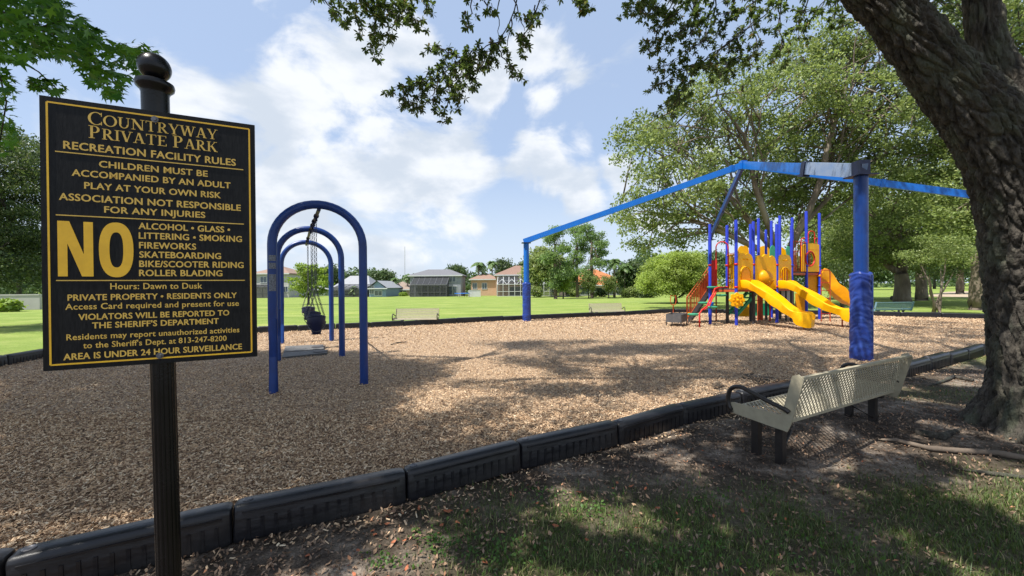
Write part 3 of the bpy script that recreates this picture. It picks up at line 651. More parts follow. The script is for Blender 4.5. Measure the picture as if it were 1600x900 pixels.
# ---------------------------------------------------------------- swing set
def arch_pts(L, R_, top, n=22):
    """inverted U between ground points L and R_"""
    c = (L + R_)/2; r = (R_ - L).length/2; u = (R_-L).normalized(); s = top - r
    pts = [L, L + UP*(s*.5), L + UP*s]
    for i in range(1, n): 
        t = PI*i/n; pts.append(c + UP*(s + r*math.sin(t)) - u*(r*math.cos(t)))
    pts += [R_ + UP*s, R_ + UP*(s*.5), R_]
    return pts
def make_swings():
    bases = [((424,615),(572,600)), ((436,564),(533,557)), ((443,537),(516,533))]
    C_ = []
    ce = [((gnd(*a)+gnd(*b))/2) for a, b in bases]
    root = empty('arch_swing_set', ce[1], 'blue three-arch swing frame standing on the shaded wood chips', 'swing set')
    hubs = []
    for (a, b) in bases:
        A_, B_ = gnd(*a), gnd(*b); m_ = (A_+B_)/2; d = (B_-A_).normalized(); A_ = m_ - d*.66; B_ = m_ + d*.66
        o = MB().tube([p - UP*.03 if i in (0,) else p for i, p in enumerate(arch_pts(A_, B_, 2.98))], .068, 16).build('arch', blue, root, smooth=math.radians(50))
        hubs.append(m_ + UP*2.90)
    # sticker on the near left leg
    A_ = gnd(424,615); B_ = gnd(572,600); m_ = (A_+B_)/2; d = (B_-A_).normalized(); A_ = m_ - d*.66
    for z, hh in ((1.72, .26), (1.98, .09), (2.10,.09)):
        n = (Vector((0,0,0)) - Vector((A_.x, A_.y, 0))).normalized(); s = n.cross(UP)
        mb = MB(); vs = []
        for k in range(7):
            t = -.75 + 1.5*k/6
            for zz in (z-hh/2, z+hh/2): vs.append(A_ + (n*math.cos(t) + s*math.sin(t))*.0702 + UP*zz)
        mb.add(vs, [(2*k, 2*k+2, 2*k+3, 2*k+1) for k in range(6)]); mb.build('sticker', sticker, root)
    MB().tube([hubs[0], hubs[1]], .03, 10).build('top_rail', navy, root, smooth=math.radians(50))
    MB().tube([hubs[1], hubs[2]], .03, 10).build('top_rail', navy, root, smooth=math.radians(50))
    def link_chain(mb, a, b):
        L_ = (b-a).length; n = int(L_/.042); d = (b-a)/n; X, Y_, D_ = frame_of(d)
        for i in range(n):
            c = a + d*(i+.5); s = X if i % 2 else Y_
            pts = [c + D_*(.027*math.cos(t)) + s*(.012*math.sin(t)) for t in np.linspace(0, 2*PI, 7)[:-1]]
            mb.tube(pts, .0042, 3, False, closed=True)
    lab = {0: 'navy bucket swing hanging nearest, just behind the first blue arch', 1: 'navy bucket swing hanging between the nearest bucket and the middle arch', 2: 'navy bucket swing hanging beyond the middle blue arch'}
    for i, (bay, t) in enumerate(((0,.33),(0,.72),(1,.52))):
        p = hubs[bay].lerp(hubs[bay+1], t); d = (hubs[bay+1]-hubs[bay]).normalized()
        zt = 1.09
        s = empty('bucket_swing', (p.x, p.y, zt-.3), lab[i], 'swing', 'bucket swings on the arch frame')
        side = d.cross(UP)
        # moulded bucket: front and back panels, leg openings at the bottom
        mb = MB(); nseg = 24; rows = []
        for (k, zz) in ((1.0,.0),(1.03,-.015),(.99,-.10),(.9,-.13),(.72,-.26),(.55,-.31)):
            ring = []
            for j in range(nseg):
                a = 2*PI*j/nseg; rx = .17*k if k > .95 else .17*k*(1.0); ry = .155*k
                hi = .035*math.cos(a)**2 if zz > -.02 else 0
                ring.append(Vector((p.x, p.y, zt)) + d*(rx*math.cos(a)) + side*(ry*math.sin(a)) + UP*(zz + hi))
            rows.append(ring)
        vs = [v for r in rows for v in r]; fs = []
        for r_ in range(len(rows)-1):
            for j in range(nseg):
                a = 2*PI*(j+.5)/nseg
                if r_ >= 3 and abs(math.sin(a)) > .72 : continue      # openings for the legs
                fs.append((r_*nseg+j, r_*nseg+(j+1) % nseg, (r_+1)*nseg+(j+1) % nseg, (r_+1)*nseg+j))
        fs.append(tuple((len(rows)-1)*nseg+j for j in range(nseg)))
        mb.add(vs, fs); b_ = mb.build('bucket_seat', navy, s, smooth=True)
        sm = b_.modifiers.new('thick', 'SOLIDIFY'); sm.thickness = .014
        rim = MB(); rim.tube([v for v in rows[0]], .013, 6, False, closed=True); rim.build('rim', navy, s, smooth=True)
        for sg in (-1, 1):
            loop = MB(); loop.tube([Vector((p.x,p.y,zt)) + d*(sg*.17*math.cos(q)) + side*(.165*math.sin(q)) + UP*(-.05-.2*math.cos(q)) for q in np.linspace(-1.4, 1.4, 9)], .006, 5); loop.build('strap', steel, s)
            ch = MB(); top = p + d*(sg*.33) - UP*.10; mid = Vector((p.x,p.y,zt+.52)) + d*(sg*.2)
            link_chain(ch, mid, top)
            for q in (-1, 1): link_chain(ch, Vector((p.x,p.y,zt+.01)) + d*(sg*.10) + side*(q*.14), mid)
            ch.build('chain', steel, s)
            hg = MB(); ht = p + d*(sg*.33); hg.tube([ht - d*.035, ht + d*.035], .045, 10); hg.tube([ht, ht - UP*.09], .016, 6); hg.tube([ht-UP*.07-side*.02, ht-UP*.07+side*.02], .022, 8)
            hg.build('hanger', navy, root)
make_swings()
def mats():
    lab = ['grey rubber wear mat under the farther swing bay, the nearer of two', 'grey rubber wear mat under the farther swing bay, the farther of two']
    for i, q in enumerate((((441,559),(512,553),(507,548),(443,551.5)), ((443,550.5),(506,547),(505,540),(446,541.5)))):
        g = [gnd(*p, .03) for p in q]; ctr = sum(g, Vector())/4
        root = empty('rubber_mat', (ctr.x, ctr.y, 0), lab[i], 'mat', 'rubber mats under the swings')
        V = [(p.x, p.y, .045 + (.02 if k in (1,2) else 0)) for k, p in enumerate(g)] + [(p.x, p.y, -.01) for p in g]
        MB().add(V, [(0,1,2,3),(7,6,5,4)] + [(k, 4+k, 4+(k+1) % 4, (k+1) % 4) for k in range(4)]).build('slab', matgrey, root)
        c = g[1].lerp(g[2], .5).lerp(ctr, .25); MB().lathe((c.x, c.y, .062), [(.17,0),(.17,.012),(.15,.016),(.02,.016)], 18).build('handhold_recess', dkmetal, root)
mats()
def stick():
    a, b = gnd(611,538,.03), gnd(635,534,.03)
    mb = MB(); mb.tube([a, a.lerp(b,.4)+Vector((0,.02,.015)), a.lerp(b,.8)+Vector((0,-.02,.0)), b], [.018,.02,.016,.01], 6); mb.tube([a.lerp(b,.5), a.lerp(b,.6)+Vector((.05,.12,.02))], [.01,.005], 5)
    tag(mb.build('fallen_stick', bark, None), 'dark fallen stick lying on the sunlit wood chips', 'stick')
stick()

# ---------------------------------------------------------------- shade structure
def make_shade():
    P1 = gnd(823,502); P3 = gnd(1345.5,562); P2 = at(1109.5,480,19.9); P2.z = 0; P4 = Vector((15.4, 12.0, 0))
    tops = {1: at(820,380,P1.y).z, 2: 3.85, 3: at(1343,276,P3.y).z, 4: 3.95}
    A_ = at(1161,258,14.6)
    root = empty('shade_frame', P3, 'tall blue four-post canopy frame without its fabric, over the play structure', 'shade frame')
    Ps = {1:P1, 2:P2, 3:P3, 4:P4}
    for k, p in Ps.items():
        h = tops[k]; r = .125 if k != 2 else .085
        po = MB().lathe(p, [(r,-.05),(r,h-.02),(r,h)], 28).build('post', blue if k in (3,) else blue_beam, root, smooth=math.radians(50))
        MB().box(p + UP*(h+.012), (.42,.42,.024)).build('cap_plate', navy, po)
        # vinyl wrap with folds (the rear post behind the play structure is bare)
        mb = MB(); n = 56; H_ = 1.78 if k != 3 else 1.88; rows = 90
        for i in range(rows+1):
            z = H_*i/rows
            for j in range(n):
                t = 2*PI*j/n; q = Vector((math.cos(t)*1.2, math.sin(t)*1.2, z*3.4 + .25*math.sin(t*2+k)))
                q3 = Vector((math.cos(t)*.9, math.sin(t)*.9, z*11 + .55*math.sin(t*2+k))); rr = .186 + .018*noise.noise(q*1.2+Vector((k*9,0,0))) + .011*(1-abs(noise.noise(q3+Vector((0,0,k*7)))*2.2))
                if i >= rows-1: rr -= .02
                if i == rows: rr = .13
                zz = z + .018*math.sin(3*t+k)*(i/rows)
                mb.v.append((p.x+rr*math.cos(t), p.y+rr*math.sin(t), zz))
        for i in range(rows):
            for j in range(n): mb.f.append((i*n+j, i*n+(j+1) % n, (i+1)*n+(j+1) % n, (i+1)*n+j))
        pad = mb.build('pad_wrap', vinyl, root, smooth=True) if k != 2 else None
        # lacing seam down the pad
        sd = Vector((.55,-.83,0)) if k != 1 else Vector((.9,-.4,0))
        sm = MB(); sm.bar(p+sd.normalized()*.196+UP*.02, p+sd.normalized()*.196+UP*(H_-.06), .035, .012, hint=sd)
        if pad: sm.build('seam_flap', vinyl, pad)
        # rafter
        t = p + UP*(h+.12); d = (A_-t); ax = frame_of(d)
        if k == 3:
            mid = t + d*.34
            MB().bar(t - d.normalized()*.1, mid, .11, .30).build('rafter', blue_sheen, root)  # lower section carries the painted-in grey sky sheen
            MB().bar(mid, A_, .105, .25).build('rafter', blue_beam, root)
            MB().bar(mid - d.normalized()*.09, mid + d.normalized()*.09, .17, .34).build('splice_clamp', navy, root)
            MB().bar(mid - d.normalized()*.02-UP*.2, mid + d.normalized()*.26-UP*.2, .17, .05).build('splice_clamp', navy, root)
            MB().box(t + UP*.05, (.22,.22,.32)).build('knuckle', navy, root)
        else:
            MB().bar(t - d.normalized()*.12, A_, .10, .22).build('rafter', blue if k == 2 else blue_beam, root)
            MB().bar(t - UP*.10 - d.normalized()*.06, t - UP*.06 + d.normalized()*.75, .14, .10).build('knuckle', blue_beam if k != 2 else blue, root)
            sp = t + d*.45; MB().bar(sp - d.normalized()*.05, sp + d.normalized()*.05, .13, .26).build('splice_clamp', blue_beam if k != 2 else blue, root)
    MB().box(A_, (.2,.2,.3)).build('apex_joint', blue_beam, root)
    for k in (1, 4):
        t = Ps[k]+UP*(tops[k]+.12); q = A_.lerp(t, .04); MB().box(q, (.16,.16,.24)).build('apex_joint', blue_beam, root)
make_shade()

# ---------------------------------------------------------------- benches
def bench(loc, ang, L_, label, meshmat=benchm, detail=False, legs=2):
    """sits facing local +Y, long axis local X"""
    root = empty('park_bench', loc, label, 'bench', 'perforated metal park benches'); root.rotation_euler = (0, 0, ang)
    h = L_/2; sz = .44
    seat = [(-.20, sz-.02), (.22, sz+.02), (.255, sz-.01)]; back = [(-.22, sz-.01), (-.26, sz+.12), (-.33, sz+.40), (-.37, sz+.41)]
    def slab(name, prof):
        p = 0.054 if detail else .06; wd = .0100 if detail else .02; mb = MB()
        # arc-length unrolled panel, woven of crossing strands (diamond holes)
        segs = [(Vector((0, a[0], a[1])), Vector((0, b[0], b[1]))) for a, b in zip(prof, prof[1:])]
        tot = sum((b-a).length for a, b in segs)
        def pt(u, s):
            for a, b in segs:
                l = (b-a).length
                if s <= l + 1e-6: return a + (b-a)*(s/l) + Vector((u, 0, 0))
                s -= l
            return segs[-1][1] + Vector((u, 0, 0))
        nrm = (Vector((1,0,0))).cross(segs[len(segs)//2][1]-segs[len(segs)//2][0]).normalized()
        cuts = [0]
        for a, b in segs: cuts.append(cuts[-1] + (b-a).length)
        if detail:
            n = int((L_ + tot)/p)
            for i in range(n+1):
                for sg, off in ((1, .0), (-1, .0012)):
                    u0_ = -h + i*p - (tot if sg == 1 else 0); 
                    for c0, c1 in zip(cuts, cuts[1:]):
                        ua = u0_ + (c0 if sg == 1 else tot - c0 - tot + tot - 0) if False else (u0_ + c0 if sg == 1 else u0_ - c0)
                        ub = u0_ + c1 if sg == 1 else u0_ - c1
                        s0, s1 = c0, c1
                        lo, hi = (ua, ub) if ua < ub else (ub, ua)
                        if hi < -h or lo > h: continue
                        # clip to the slab
                        def clip(uu, ss, uo, so):
                            if uu < -h: f = (-h-uu)/(uo-uu); return -h, ss+(so-ss)*f
                            if uu > h: f = (h-uu)/(uo-uu); return h, ss+(so-ss)*f
                            return uu, ss
                        a_ = clip(ua, s0, ub, s1); b_ = clip(ub, s1, ua, s0)
                        if abs(a_[0]-b_[0]) < .003: continue
                        mb.bar(pt(*a_)+nrm*off, pt(*b_)+nrm*off, wd, .0045, hint=nrm)
        else:
            for c0, c1 in zip(cuts, cuts[1:]):
                A0, A1 = pt(-h, c0+1e-4), pt(-h, c1-1e-4); q = (A1-A0)
                n = max(2, int(q.length/p))
                for k in range(n): 
                    c = A0 + q*((k+.5)/n); mb.box(c + Vector((h,0,0)), (L_, q.length/n*.72, .006), (Vector((1,0,0)), q.normalized(), Vector((1,0,0)).cross(q).normalized()))
        # rolled rim all round
        for c in (0, len(prof)-1): mb.bar((-h, *prof[c]), (h, *prof[c]), .034, .022)
        mb.build(name, meshmat, root, world=False)
    slab('seat', seat); slab('backrest', back)
    for s in (-1, 1):
        # solid end plates of seat and back in one moulded piece
        x = s*(h+.004); mb = MB()
        so_ = [(.27, sz+.045), (.245, sz-.045), (.18, sz-.05), (-.26, sz-.075), (-.29, sz+.0), (-.39, sz+.40), (-.35, sz+.44), (-.30, sz+.42), (-.215, sz+.06), (.22, sz+.06)]
        mb.prism((x,0,0), (0,1,0), (0,0,1), so_, .012); 
        mb.build('end_plate', meshmat, root, world=False)
        # arm: black flattened loop
        arm = [(.235, sz-.035), (.275, sz+.06), (.25, sz+.18), (.16, sz+.225), (.05, sz+.20), (-.10, sz+.155), (-.24, sz+.12), (-.28, sz+.10)]
        pts = []
        for i in range(len(arm)-1):
            for q in range(4):
                t = q/4; p0 = arm[max(i-1,0)]; p1 = arm[i]; p2 = arm[i+1]; p3 = arm[min(i+2, len(arm)-1)]
                f = lambda a,b,c,d: .5*((2*b) + (-a+c)*t + (2*a-5*b+4*c-d)*t*t + (-a+3*b-3*c+d)*t**3)
                pts.append((x+s*.012, f(p0[0],p1[0],p2[0],p3[0]), f(p0[1],p1[1],p2[1],p3[1])))
        pts.append((x+s*.012, *arm[-1]))
        MB().tube(pts, .021, 8).build('armrest', benchleg if meshmat is benchm else steel, root, smooth=True, world=False)
    for s in (-1, 1):
        x = s*(h - (.17 if detail else .34))
        for yy in (-.11, .11):
            MB().box((x, yy, .20), (.065, .065, .44)).build('leg', benchleg, root, world=False)
        MB().bar((x, -.2, .39), (x, .2, .41), .05, .05).build('seat_bracket', benchleg, root, world=False)
        MB().tube([(x+.0, -.12, .12), (x-s*.35, -.05, .30), (x-s*.62, .0, .41)], .014, 6).build('brace', benchleg, root, world=False)
    return root
nb = gnd(1201,716); fbp = at(1356,645,4.66); 
dirb = Vector((fbp.x-nb.x, fbp.y-nb.y, 0)).normalized(); cb = Vector(((nb.x+fbp.x)/2, (nb.y+fbp.y)/2, .0)) - dirb*.09
bench(cb, math.atan2(dirb.y, dirb.x), 2.16, 'beige mesh bench with black armrests between the black border and the oak trunk', detail=True)
def far_bench(px, Y, py_top, ang, label, mat=benchm, L_=1.83, h=.91):
    p = at(px, py_top, Y); z = p.z - h; bench((p.x, p.y, z), ang, L_, label, mat)
far_bench(650, 16.9, 481, PI + .03, 'pale beige bench on the lawn just left of the thin far blue post')
far_bench(948, 22.0, 473, PI + .05, 'pale beige bench on the lawn between the far blue post and the play structure')
far_bench(1388, 21.5, 470, .10, 'blue grey bench on the shaded grass right of the wrapped blue post', benchblue, 2.2)

# ---------------------------------------------------------------- play structure
def make_play():
    root = empty('play_structure', at(1190,505,16.5) - UP*at(1190,505,16.5).z, 'yellow, red and violet-blue climbing structure with slides under the blue frame', 'play structure')
    def X(px, Y): return at(px, 450, Y).x
    def Z(px, py, Y): return at(px, py, Y).z
    # (px, top_y, Y, dark lower part)
    posts = {'a': (1109.5,350,16.2,0), 'b': (1136.3,352,16.5,1), 'c': (1150.4,343.5,15.6,0), 'd': (1172.9,350,17.2,1), 'e': (1177.4,346,16.0,1), 'f': (1185.4,341,17.6,2),
             'g': (1197,359,17.9,1), 'h': (1205.6,345,18.9,0), 'i': (1213.8,350,16.4,0), 'j': (1218.6,337,18.2,1), 'k': (1238,340,17.9,1), 'l': (1237,352,16.9,1), 'm': (1260,330,17.7,0), 'n': (1280.5,333,18.0,0)}
    P = {}
    for k, (px, ty, Y, dk) in posts.items():
        x = X(px, Y); zt = Z(px, ty, Y); P[k] = (Vector((x, Y, 0)), zt); r = .057 if k not in 'g' else .05
        po = MB().lathe((x, Y, 0), [(r,-.03),(r,zt-.03),(r*.9,zt-.01),(r*.5,zt)], 14).build('post', blue_play, root, smooth=math.radians(50))
        if dk: MB().lathe((x, Y, 0), [(r+.004,0),(r+.004,1.38)], 14).build('lower_sleeve', dkmetal if dk == 1 else redbrown, po, smooth=math.radians(50))
        cm = red if k in 'abcdefgi' else blue_play
        for z in (1.52, 2.42):
            MB().lathe((x, Y, z), [(r+.016,-.035),(r+.018,0),(r+.016,.035)], 12).build('clamp', cm, po, smooth=True)
    V2 = lambda k: P[k][0]
    # decks
    def deck(ks, z, name='deck'):
        pts = [V2(k) if isinstance(k, str) else Vector((k[0], k[1], 0)) for k in ks]; n = len(pts)
        c = sum(pts, Vector())/n; pts = [c + (p-c)*.97 for p in pts]
        vs = [p+UP*(z-.05) for p in pts] + [p+UP*z for p in pts]
        MB().add(vs, [tuple(reversed(range(n))), tuple(range(n, 2*n))] + [(i,(i+1)%n,n+(i+1)%n,n+i) for i in range(n)]).build(name, dkmetal, root)
        MB().add([p+UP*(z-.14) for p in pts] + [p+UP*(z-.052) for p in pts], [(i,(i+1)%n,n+(i+1)%n,n+i) for i in range(n)]).build('deck_skirt', redbrown, root)
    dA = 1.47
    deck(['a','c','e','d',(V2('a').x+.5, 17.6)], dA)
    deck(['e','i','l','k','j','f','d'], dA+.012)
    dC = Z(1250, 425, 17.8)
    deck(['l','m','n',(V2('n').x-.2, 19.0),'k'], dC)
    # --- panels
    def span(a, b, s0=.05):
        A_, B_ = (V2(a) if isinstance(a, str) else a), (V2(b) if isinstance(b, str) else b)
        U = (B_-A_); L_ = U.length; U = U/L_; return A_ + U*s0, U, L_-2*s0
    def resample(loop, n):
        L = [Vector((*p, 0)) for p in loop]; d = [0]
        for i in range(len(L)): d.append(d[-1] + (L[(i+1) % len(L)]-L[i]).length)
        out = []
        for k in range(n):
            s = d[-1]*k/n; i = max(j for j in range(len(L)) if d[j] <= s+1e-9); t = (s-d[i])/max(1e-9, d[i+1]-d[i]); q = L[i].lerp(L[(i+1) % len(L)], t); out.append((q.x, q.y))
        return out
    def cloud_top(L_, z0, z1, lobes=3, amp=.08):
        out = [(0, z0), (L_, z0)]
        for i in range(17):
            t = i/16; out.append((L_*(1-t), z1 - .12 + .12*math.sin(PI*t) + amp*abs(math.sin(PI*lobes*t)) - (0.10 if t in (0,1) else 0)))
        return out
    def hood(a, b, z0, z1, opening=True, mat=yellow, off=.0):
        A_, U, L_ = span(a, b); N_ = U.cross(UP); N_ = N_ if N_.y < 0 else -N_; A_ = A_ + N_*off
        outer = cloud_top(L_, z0, z1, 2, .09)
        w2 = L_*.31; c = L_/2
        hole = [(c-w2, z0+.10), (c+w2, z0+.10)] + [(c + w2*math.cos(t), z0+.62+.25*math.sin(t)) for t in np.linspace(0, PI, 9)]
        n = 44
        o = resample(outer, n); hh = resample(hole, n)
        # align loops by angle about the hole centre
        cc = (c, z0+.45); ang = lambda p: math.atan2(p[1]-cc[1], p[0]-cc[0])
        o = sorted(o, key=ang); hh = sorted(hh, key=ang)
        ob = MB()
        if opening: ob.prism(A_, U, UP, o, .05, hh)
        else: ob.prism(A_, U, UP, outer, .05)
        ob = ob.build('entrance_panel', mat, root)
        # raised swirls, rim
        rm = MB(); rm.tube([A_ + N_*.035 + U*(c + w2*1.12*math.cos(t)) + UP*(z0+.60+.31*math.sin(t)) for t in np.linspace(-.5, PI+.5, 14)], .022, 6); 
        for sg in (-1, 1):
            rm.tube([A_ + N_*.035 + U*(c + sg*(.05+.10*q) ) + UP*(z1-.20+.05*math.sin(q*PI)) for q in np.linspace(0, 1, 5)], .016, 5)
        rm.build('raised_trim', yellow, ob, smooth=True)
        if not opening:
            MB().prism(A_ + N_*.034, U, UP, [(c-w2*.8, z0+.15), (c+w2*.8, z0+.15)] + [(c+w2*.9*math.cos(t), z0+.6+.22*math.sin(t)) for t in np.linspace(0, PI, 9)], .03).build('raised_panel', orange, ob)
    zt1 = Z(1160, 398, 15.8); hood('c', 'e', dA-.05, zt1, False); 
    zt2 = Z(1225, 400, 16.6); hood('i', 'l', dA-.05, zt2, True)
    # bubble panel between e and i
    A_, U, L_ = span('e', 'i'); N_ = U.cross(UP); N_ = N_ if N_.y < 0 else -N_
    pb = MB().prism(A_, U, UP, cloud_top(L_, dA-.05, Z(1195, 402, 16.2), 3, .13), .05).build('play_panel', yellow, root)
    bb = MB(); c = A_ + U*(L_*.46) + UP*(dA+.42); k = 18
    prof = [(.33*math.cos(t), .24*math.sin(t)) for t in np.linspace(0, PI/2, 8)]
    vs = []; fs = []
    for r_, dz in prof:
        for j in range(k): vs.append(c + (U*math.cos(2*PI*j/k) + UP*math.sin(2*PI*j/k))*max(r_, .002) + N_*(dz+.02))
    for i in range(len(prof)-1):
        for j in range(k): fs.append((i*k+j, i*k+(j+1) % k, (i+1)*k+(j+1) % k, (i+1)*k+j))
    bb.add(vs, fs).build('bubble', orange, pb, smooth=True)
    fl = MB()
    for q in (-.12, -.02, .08, .18): fl.tube([c + U*(q+.03) + UP*(-.34) + N_*.05, c + U*q + UP*(-.16+.05*math.sin(q*9)) + N_*.25], .02, 5)
    fl.build('raised_trim', orange, pb)
    # back panels seen above and between
    for (pa, pb_, y0, y1, Y, mt, lob) in ((1153,1170,399,385,17.9,yellow,2),(1184,1202,402,386,18.6,yellow,1),(1203,1212,402,385,18.8,ltgreen,1),(1212,1228,402,388,18.8,yellow,1),(1228,1235,400,386,18.8,ltgreen,1),(1196,1203,398,388,19.0,orange,1)):
        a = Vector((X(pa, Y), Y, 0)); b = Vector((X(pb_, Y), Y, 0)); z0 = dA; z1 = Z(pa, y1, Y)
        MB().prism(a, b-a, UP, cloud_top((b-a).length, z0, z1, lob, .05), .045).build('back_panel', mt, root)
    # barrier of upright bars
    def barrier(a, b, z0, z1, n, mat, r=.016, z0b=None, z1b=None, rails=True):
        A_, U, L_ = span(a, b); z0b = z0 if z0b is None else z0b; z1b = z1 if z1b is None else z1b
        mb = MB()
        for i in range(n):
            t = (i+.5)/n; p = A_ + U*(L_*t); mb.tube([p+UP*(z0+(z0b-z0)*t), p+UP*(z1+(z1b-z1)*t)], r, 6)
        mb.tube([A_+UP*z0, A_+U*L_+UP*z0b], r*1.4, 6); mb.tube([A_+UP*z1, A_+U*L_+UP*z1b], r*1.4, 6)
        return mb.build('barrier', mat, root, smooth=math.radians(50))
    barrier('b', 'c', dA, Z(1143,398,16), 5, yellow, .02)
    MB().tube([V2('b')+UP*Z(1143,396,16), V2('c')+UP*Z(1143,396,16)], .022, 8).build('rail', red, root)
    barrier('l', 'm', dC, Z(1250,378,17.4), 6, redbrown, .016)
    barrier('d', 'f', dA, dA+.95, 3, redbrown)
    barrier('j', 'k', dA, dA+1.1, 4, red)
    # upper right panel with round hole and ring
    A_, U, L_ = span('m', 'n', .02); n = 36
    z0 = dC; z1 = Z(1270,381,18); H_ = z1-z0
    hole = [(L_*.22 + .27*math.cos(t), z0+H_*.46+.30*math.sin(t)) for t in np.linspace(0, 2*PI, n+1)[:-1]]
    outer = resample([(-.30,z0),(L_,z0),(L_,z1-.06),(L_*.8,z1),(.0,z1),(-.30,z1-.12)], n); cc = (L_*.22, z0+H_*.46); ang = lambda p: math.atan2(p[1]-cc[1], p[0]-cc[0])
    up_ = MB().prism(A_, U, UP, sorted(outer, key=ang), .05, sorted(hole, key=ang)).build('play_panel', yellow, root)
    MB().tube([A_ + U*(L_*.22+.30*math.cos(t)) + UP*(z0+H_*.46+.33*math.sin(t)) + Vector((0,-.04,0)) for t in np.linspace(0, 2*PI, 21)[:-1]], .03, 6, closed=True).build('ring', red, up_, smooth=True)
    for (pa, pb_, yt, Y) in ((1263,1273,361,18.3),(1273,1278,372,18.1),(1252,1260,372,17.7)):
        a = Vector((X(pa,Y),Y,0)); b = Vector((X(pb_,Y),Y,0)); r = (b-a).length/2; m_ = (a+b)/2; z = Z(pa,yt,Y)-r
        MB().tube([a+UP*dC, a+UP*z] + [m_ + UP*(z+r*math.sin(t)) - (b-a).normalized()*r*math.cos(t) for t in np.linspace(.3, PI-.3, 7)] + [b+UP*z, b+UP*dC], .022, 6).build('grab_loop', red, root, smooth=True)
    # arched hoop between a and b
    a = Vector((X(1119,16.0),16.0,0)); b = Vector((X(1138,15.9),15.9,0)); r = (b-a).length/2; m_ = (a+b)/2; z = Z(1129,378,16)-r
    MB().tube([a+UP*1.35, a+UP*z] + [m_+UP*(z+r*math.sin(t)) - (b-a).normalized()*r*math.cos(t) for t in np.linspace(.2, PI-.2, 10)] + [b+UP*z, b+UP*1.35], .024, 8).build('entry_hoop', red, root, smooth=True)
    MB().prism(Vector((X(1112,16.3),16.3,0)), (1,0,0), UP, [(0,dA),(.22,dA),(.22,dA+1.15),(0,dA+1.15)], .03).build('barrier_panel', red, root)
    # --- stairs on the left
    s0 = at(1075, 488, 16.5); s1 = at(1110, 452, 16.6); s0.z = .12; s1.z = dA
    d = s1 - s0; hd = Vector((d.x, d.y, 0)).normalized(); sd = Vector((.52,.85,0))
    for q in (0, 1.0):
        o = s0 + sd*q; e = s1 + sd*q
        V = [o-UP*.13, e-UP*.13-UP*.04, e+UP*.12, o+UP*.12]; mb = MB(); vs = [v + sd*(.02) for v in V] + [v - sd*.02 for v in V]
        mb.add(vs, [(3,2,1,0),(4,5,6,7)] + [(i,(i+1)%4,4+(i+1)%4,4+i) for i in range(4)]); mb.build('stringer', greymetal, root)
        # railing
        rb = MB(); n = 13
        for i in range(n+1):
            p = o.lerp(e, i/n) ; rb.tube([p+UP*.10, p+UP*.98], .014, 5)
        rb.tube([o+UP*.98-hd*.05, e+UP*.98], .022, 6); rb.tube([o+UP*.16, e+UP*.16], .02, 6)
        rb.tube([o-hd*.05+UP*.98, o-hd*.05-UP*.1], .026, 6)
        rb.build('handrail', redbrown, root, smooth=math.radians(50))
    for i in range(6):
        p = s0.lerp(s1, (i+.5)/6) + sd*.5; MB().bar(p + UP*.02 - sd*.48, p + UP*.02 + sd*.48, .24, .03).build('step', dkmetal, root)
    pnl = MB(); o = s0.lerp(s1, .42)+sd*1.02; e = s0.lerp(s1, 1)+sd*1.02
    pnl.add([o+UP*.2, e+UP*.2, e+UP*.9, o+UP*.9, o+UP*.2+sd*.02, e+UP*.2+sd*.02, e+UP*.9+sd*.02, o+UP*.9+sd*.02], [(0,1,2,3),(7,6,5,4),(0,4,5,1),(1,5,6,2),(2,6,7,3),(3,7,4,0)]); pnl.build('railing_infill', red, root)
    MB().tube([s0+sd*1.1+Vector((-.05,0,.12)), s0+sd*1.1+Vector((-.05,.12,.12))], .17, 16).build('steering_wheel', yellow, root)
    # --- pod climber with curved red handrails
    pods = [(1083,491,15.3), (1099,473,15.9), (1112,479.5,15.6), (1127,461,16.0), (1113,448.5,16.1)]
    for (px, py, Y) in pods:
        c = at(px, py, Y); mb = MB(); mb.lathe(c, [(.05,-.06),(.17,-.045),(.20,-.02),(.20,.015),(.17,.03),(.03,.03)], 18); mb.build('climbing_pod', ltgreen, root, smooth=math.radians(50))
    for dx in (0, 3.2):
        Yb = 15.1 + dx*.1
        pl = [at(1093+dx, 514-dx*6.5, Yb), at(1093+dx, 490, Yb), at(1097+dx, 484, Yb+.05), at(1105+dx, 478, Yb+.2), at(1110+dx, 466, Yb+.4), at(1114+dx, 460, Yb+.5), at(1117+dx, 451, Yb+.6), at(1122+dx, 449, Yb+.7), at(1131+dx, 449, Yb+.85)]
        if dx: pl = pl[2:]
        MB().tube(pl, .03, 8).build('climber_rail', red, root, smooth=True)
    MB().tube([at(1119,509,17.2)*1.0, at(1119,460,17.2)], .03, 8).build('support_pole', redbrown, root)
    c = V2('a'); MB().lathe(c+UP*.72, [(.06,0),(.12,.03),(.14,.16),(.12,.19),(.06,.2)], 16).build('post_collar', blue_beam, root, smooth=math.radians(40))
    # yellow flower
    c = at(1151.6, 469, 15.45); mb = MB(); pts = [(.275*(1+.11*math.cos(8*t))*math.cos(t), .275*(1+.11*math.cos(8*t))*math.sin(t)) for t in np.linspace(0, 2*PI, 65)[:-1]]
    f_ = mb.prism(c, (1,0,0), UP, pts, .07).build('flower_disc', yellow, root)
    mb = MB()
    for k in range(8): mb.lathe(c + Vector((.16*math.cos(k*PI/4), -.04, .16*math.sin(k*PI/4))), [(.012,-.03),(.04,-.012),(.04,.012),(.012,.03)], 8)
    mb.lathe(c+Vector((0,-.05,0)), [(.02,-.05),(.06,-.02),(.06,.02),(.02,.05)], 10); mb.build('raised_trim', orange, f_)
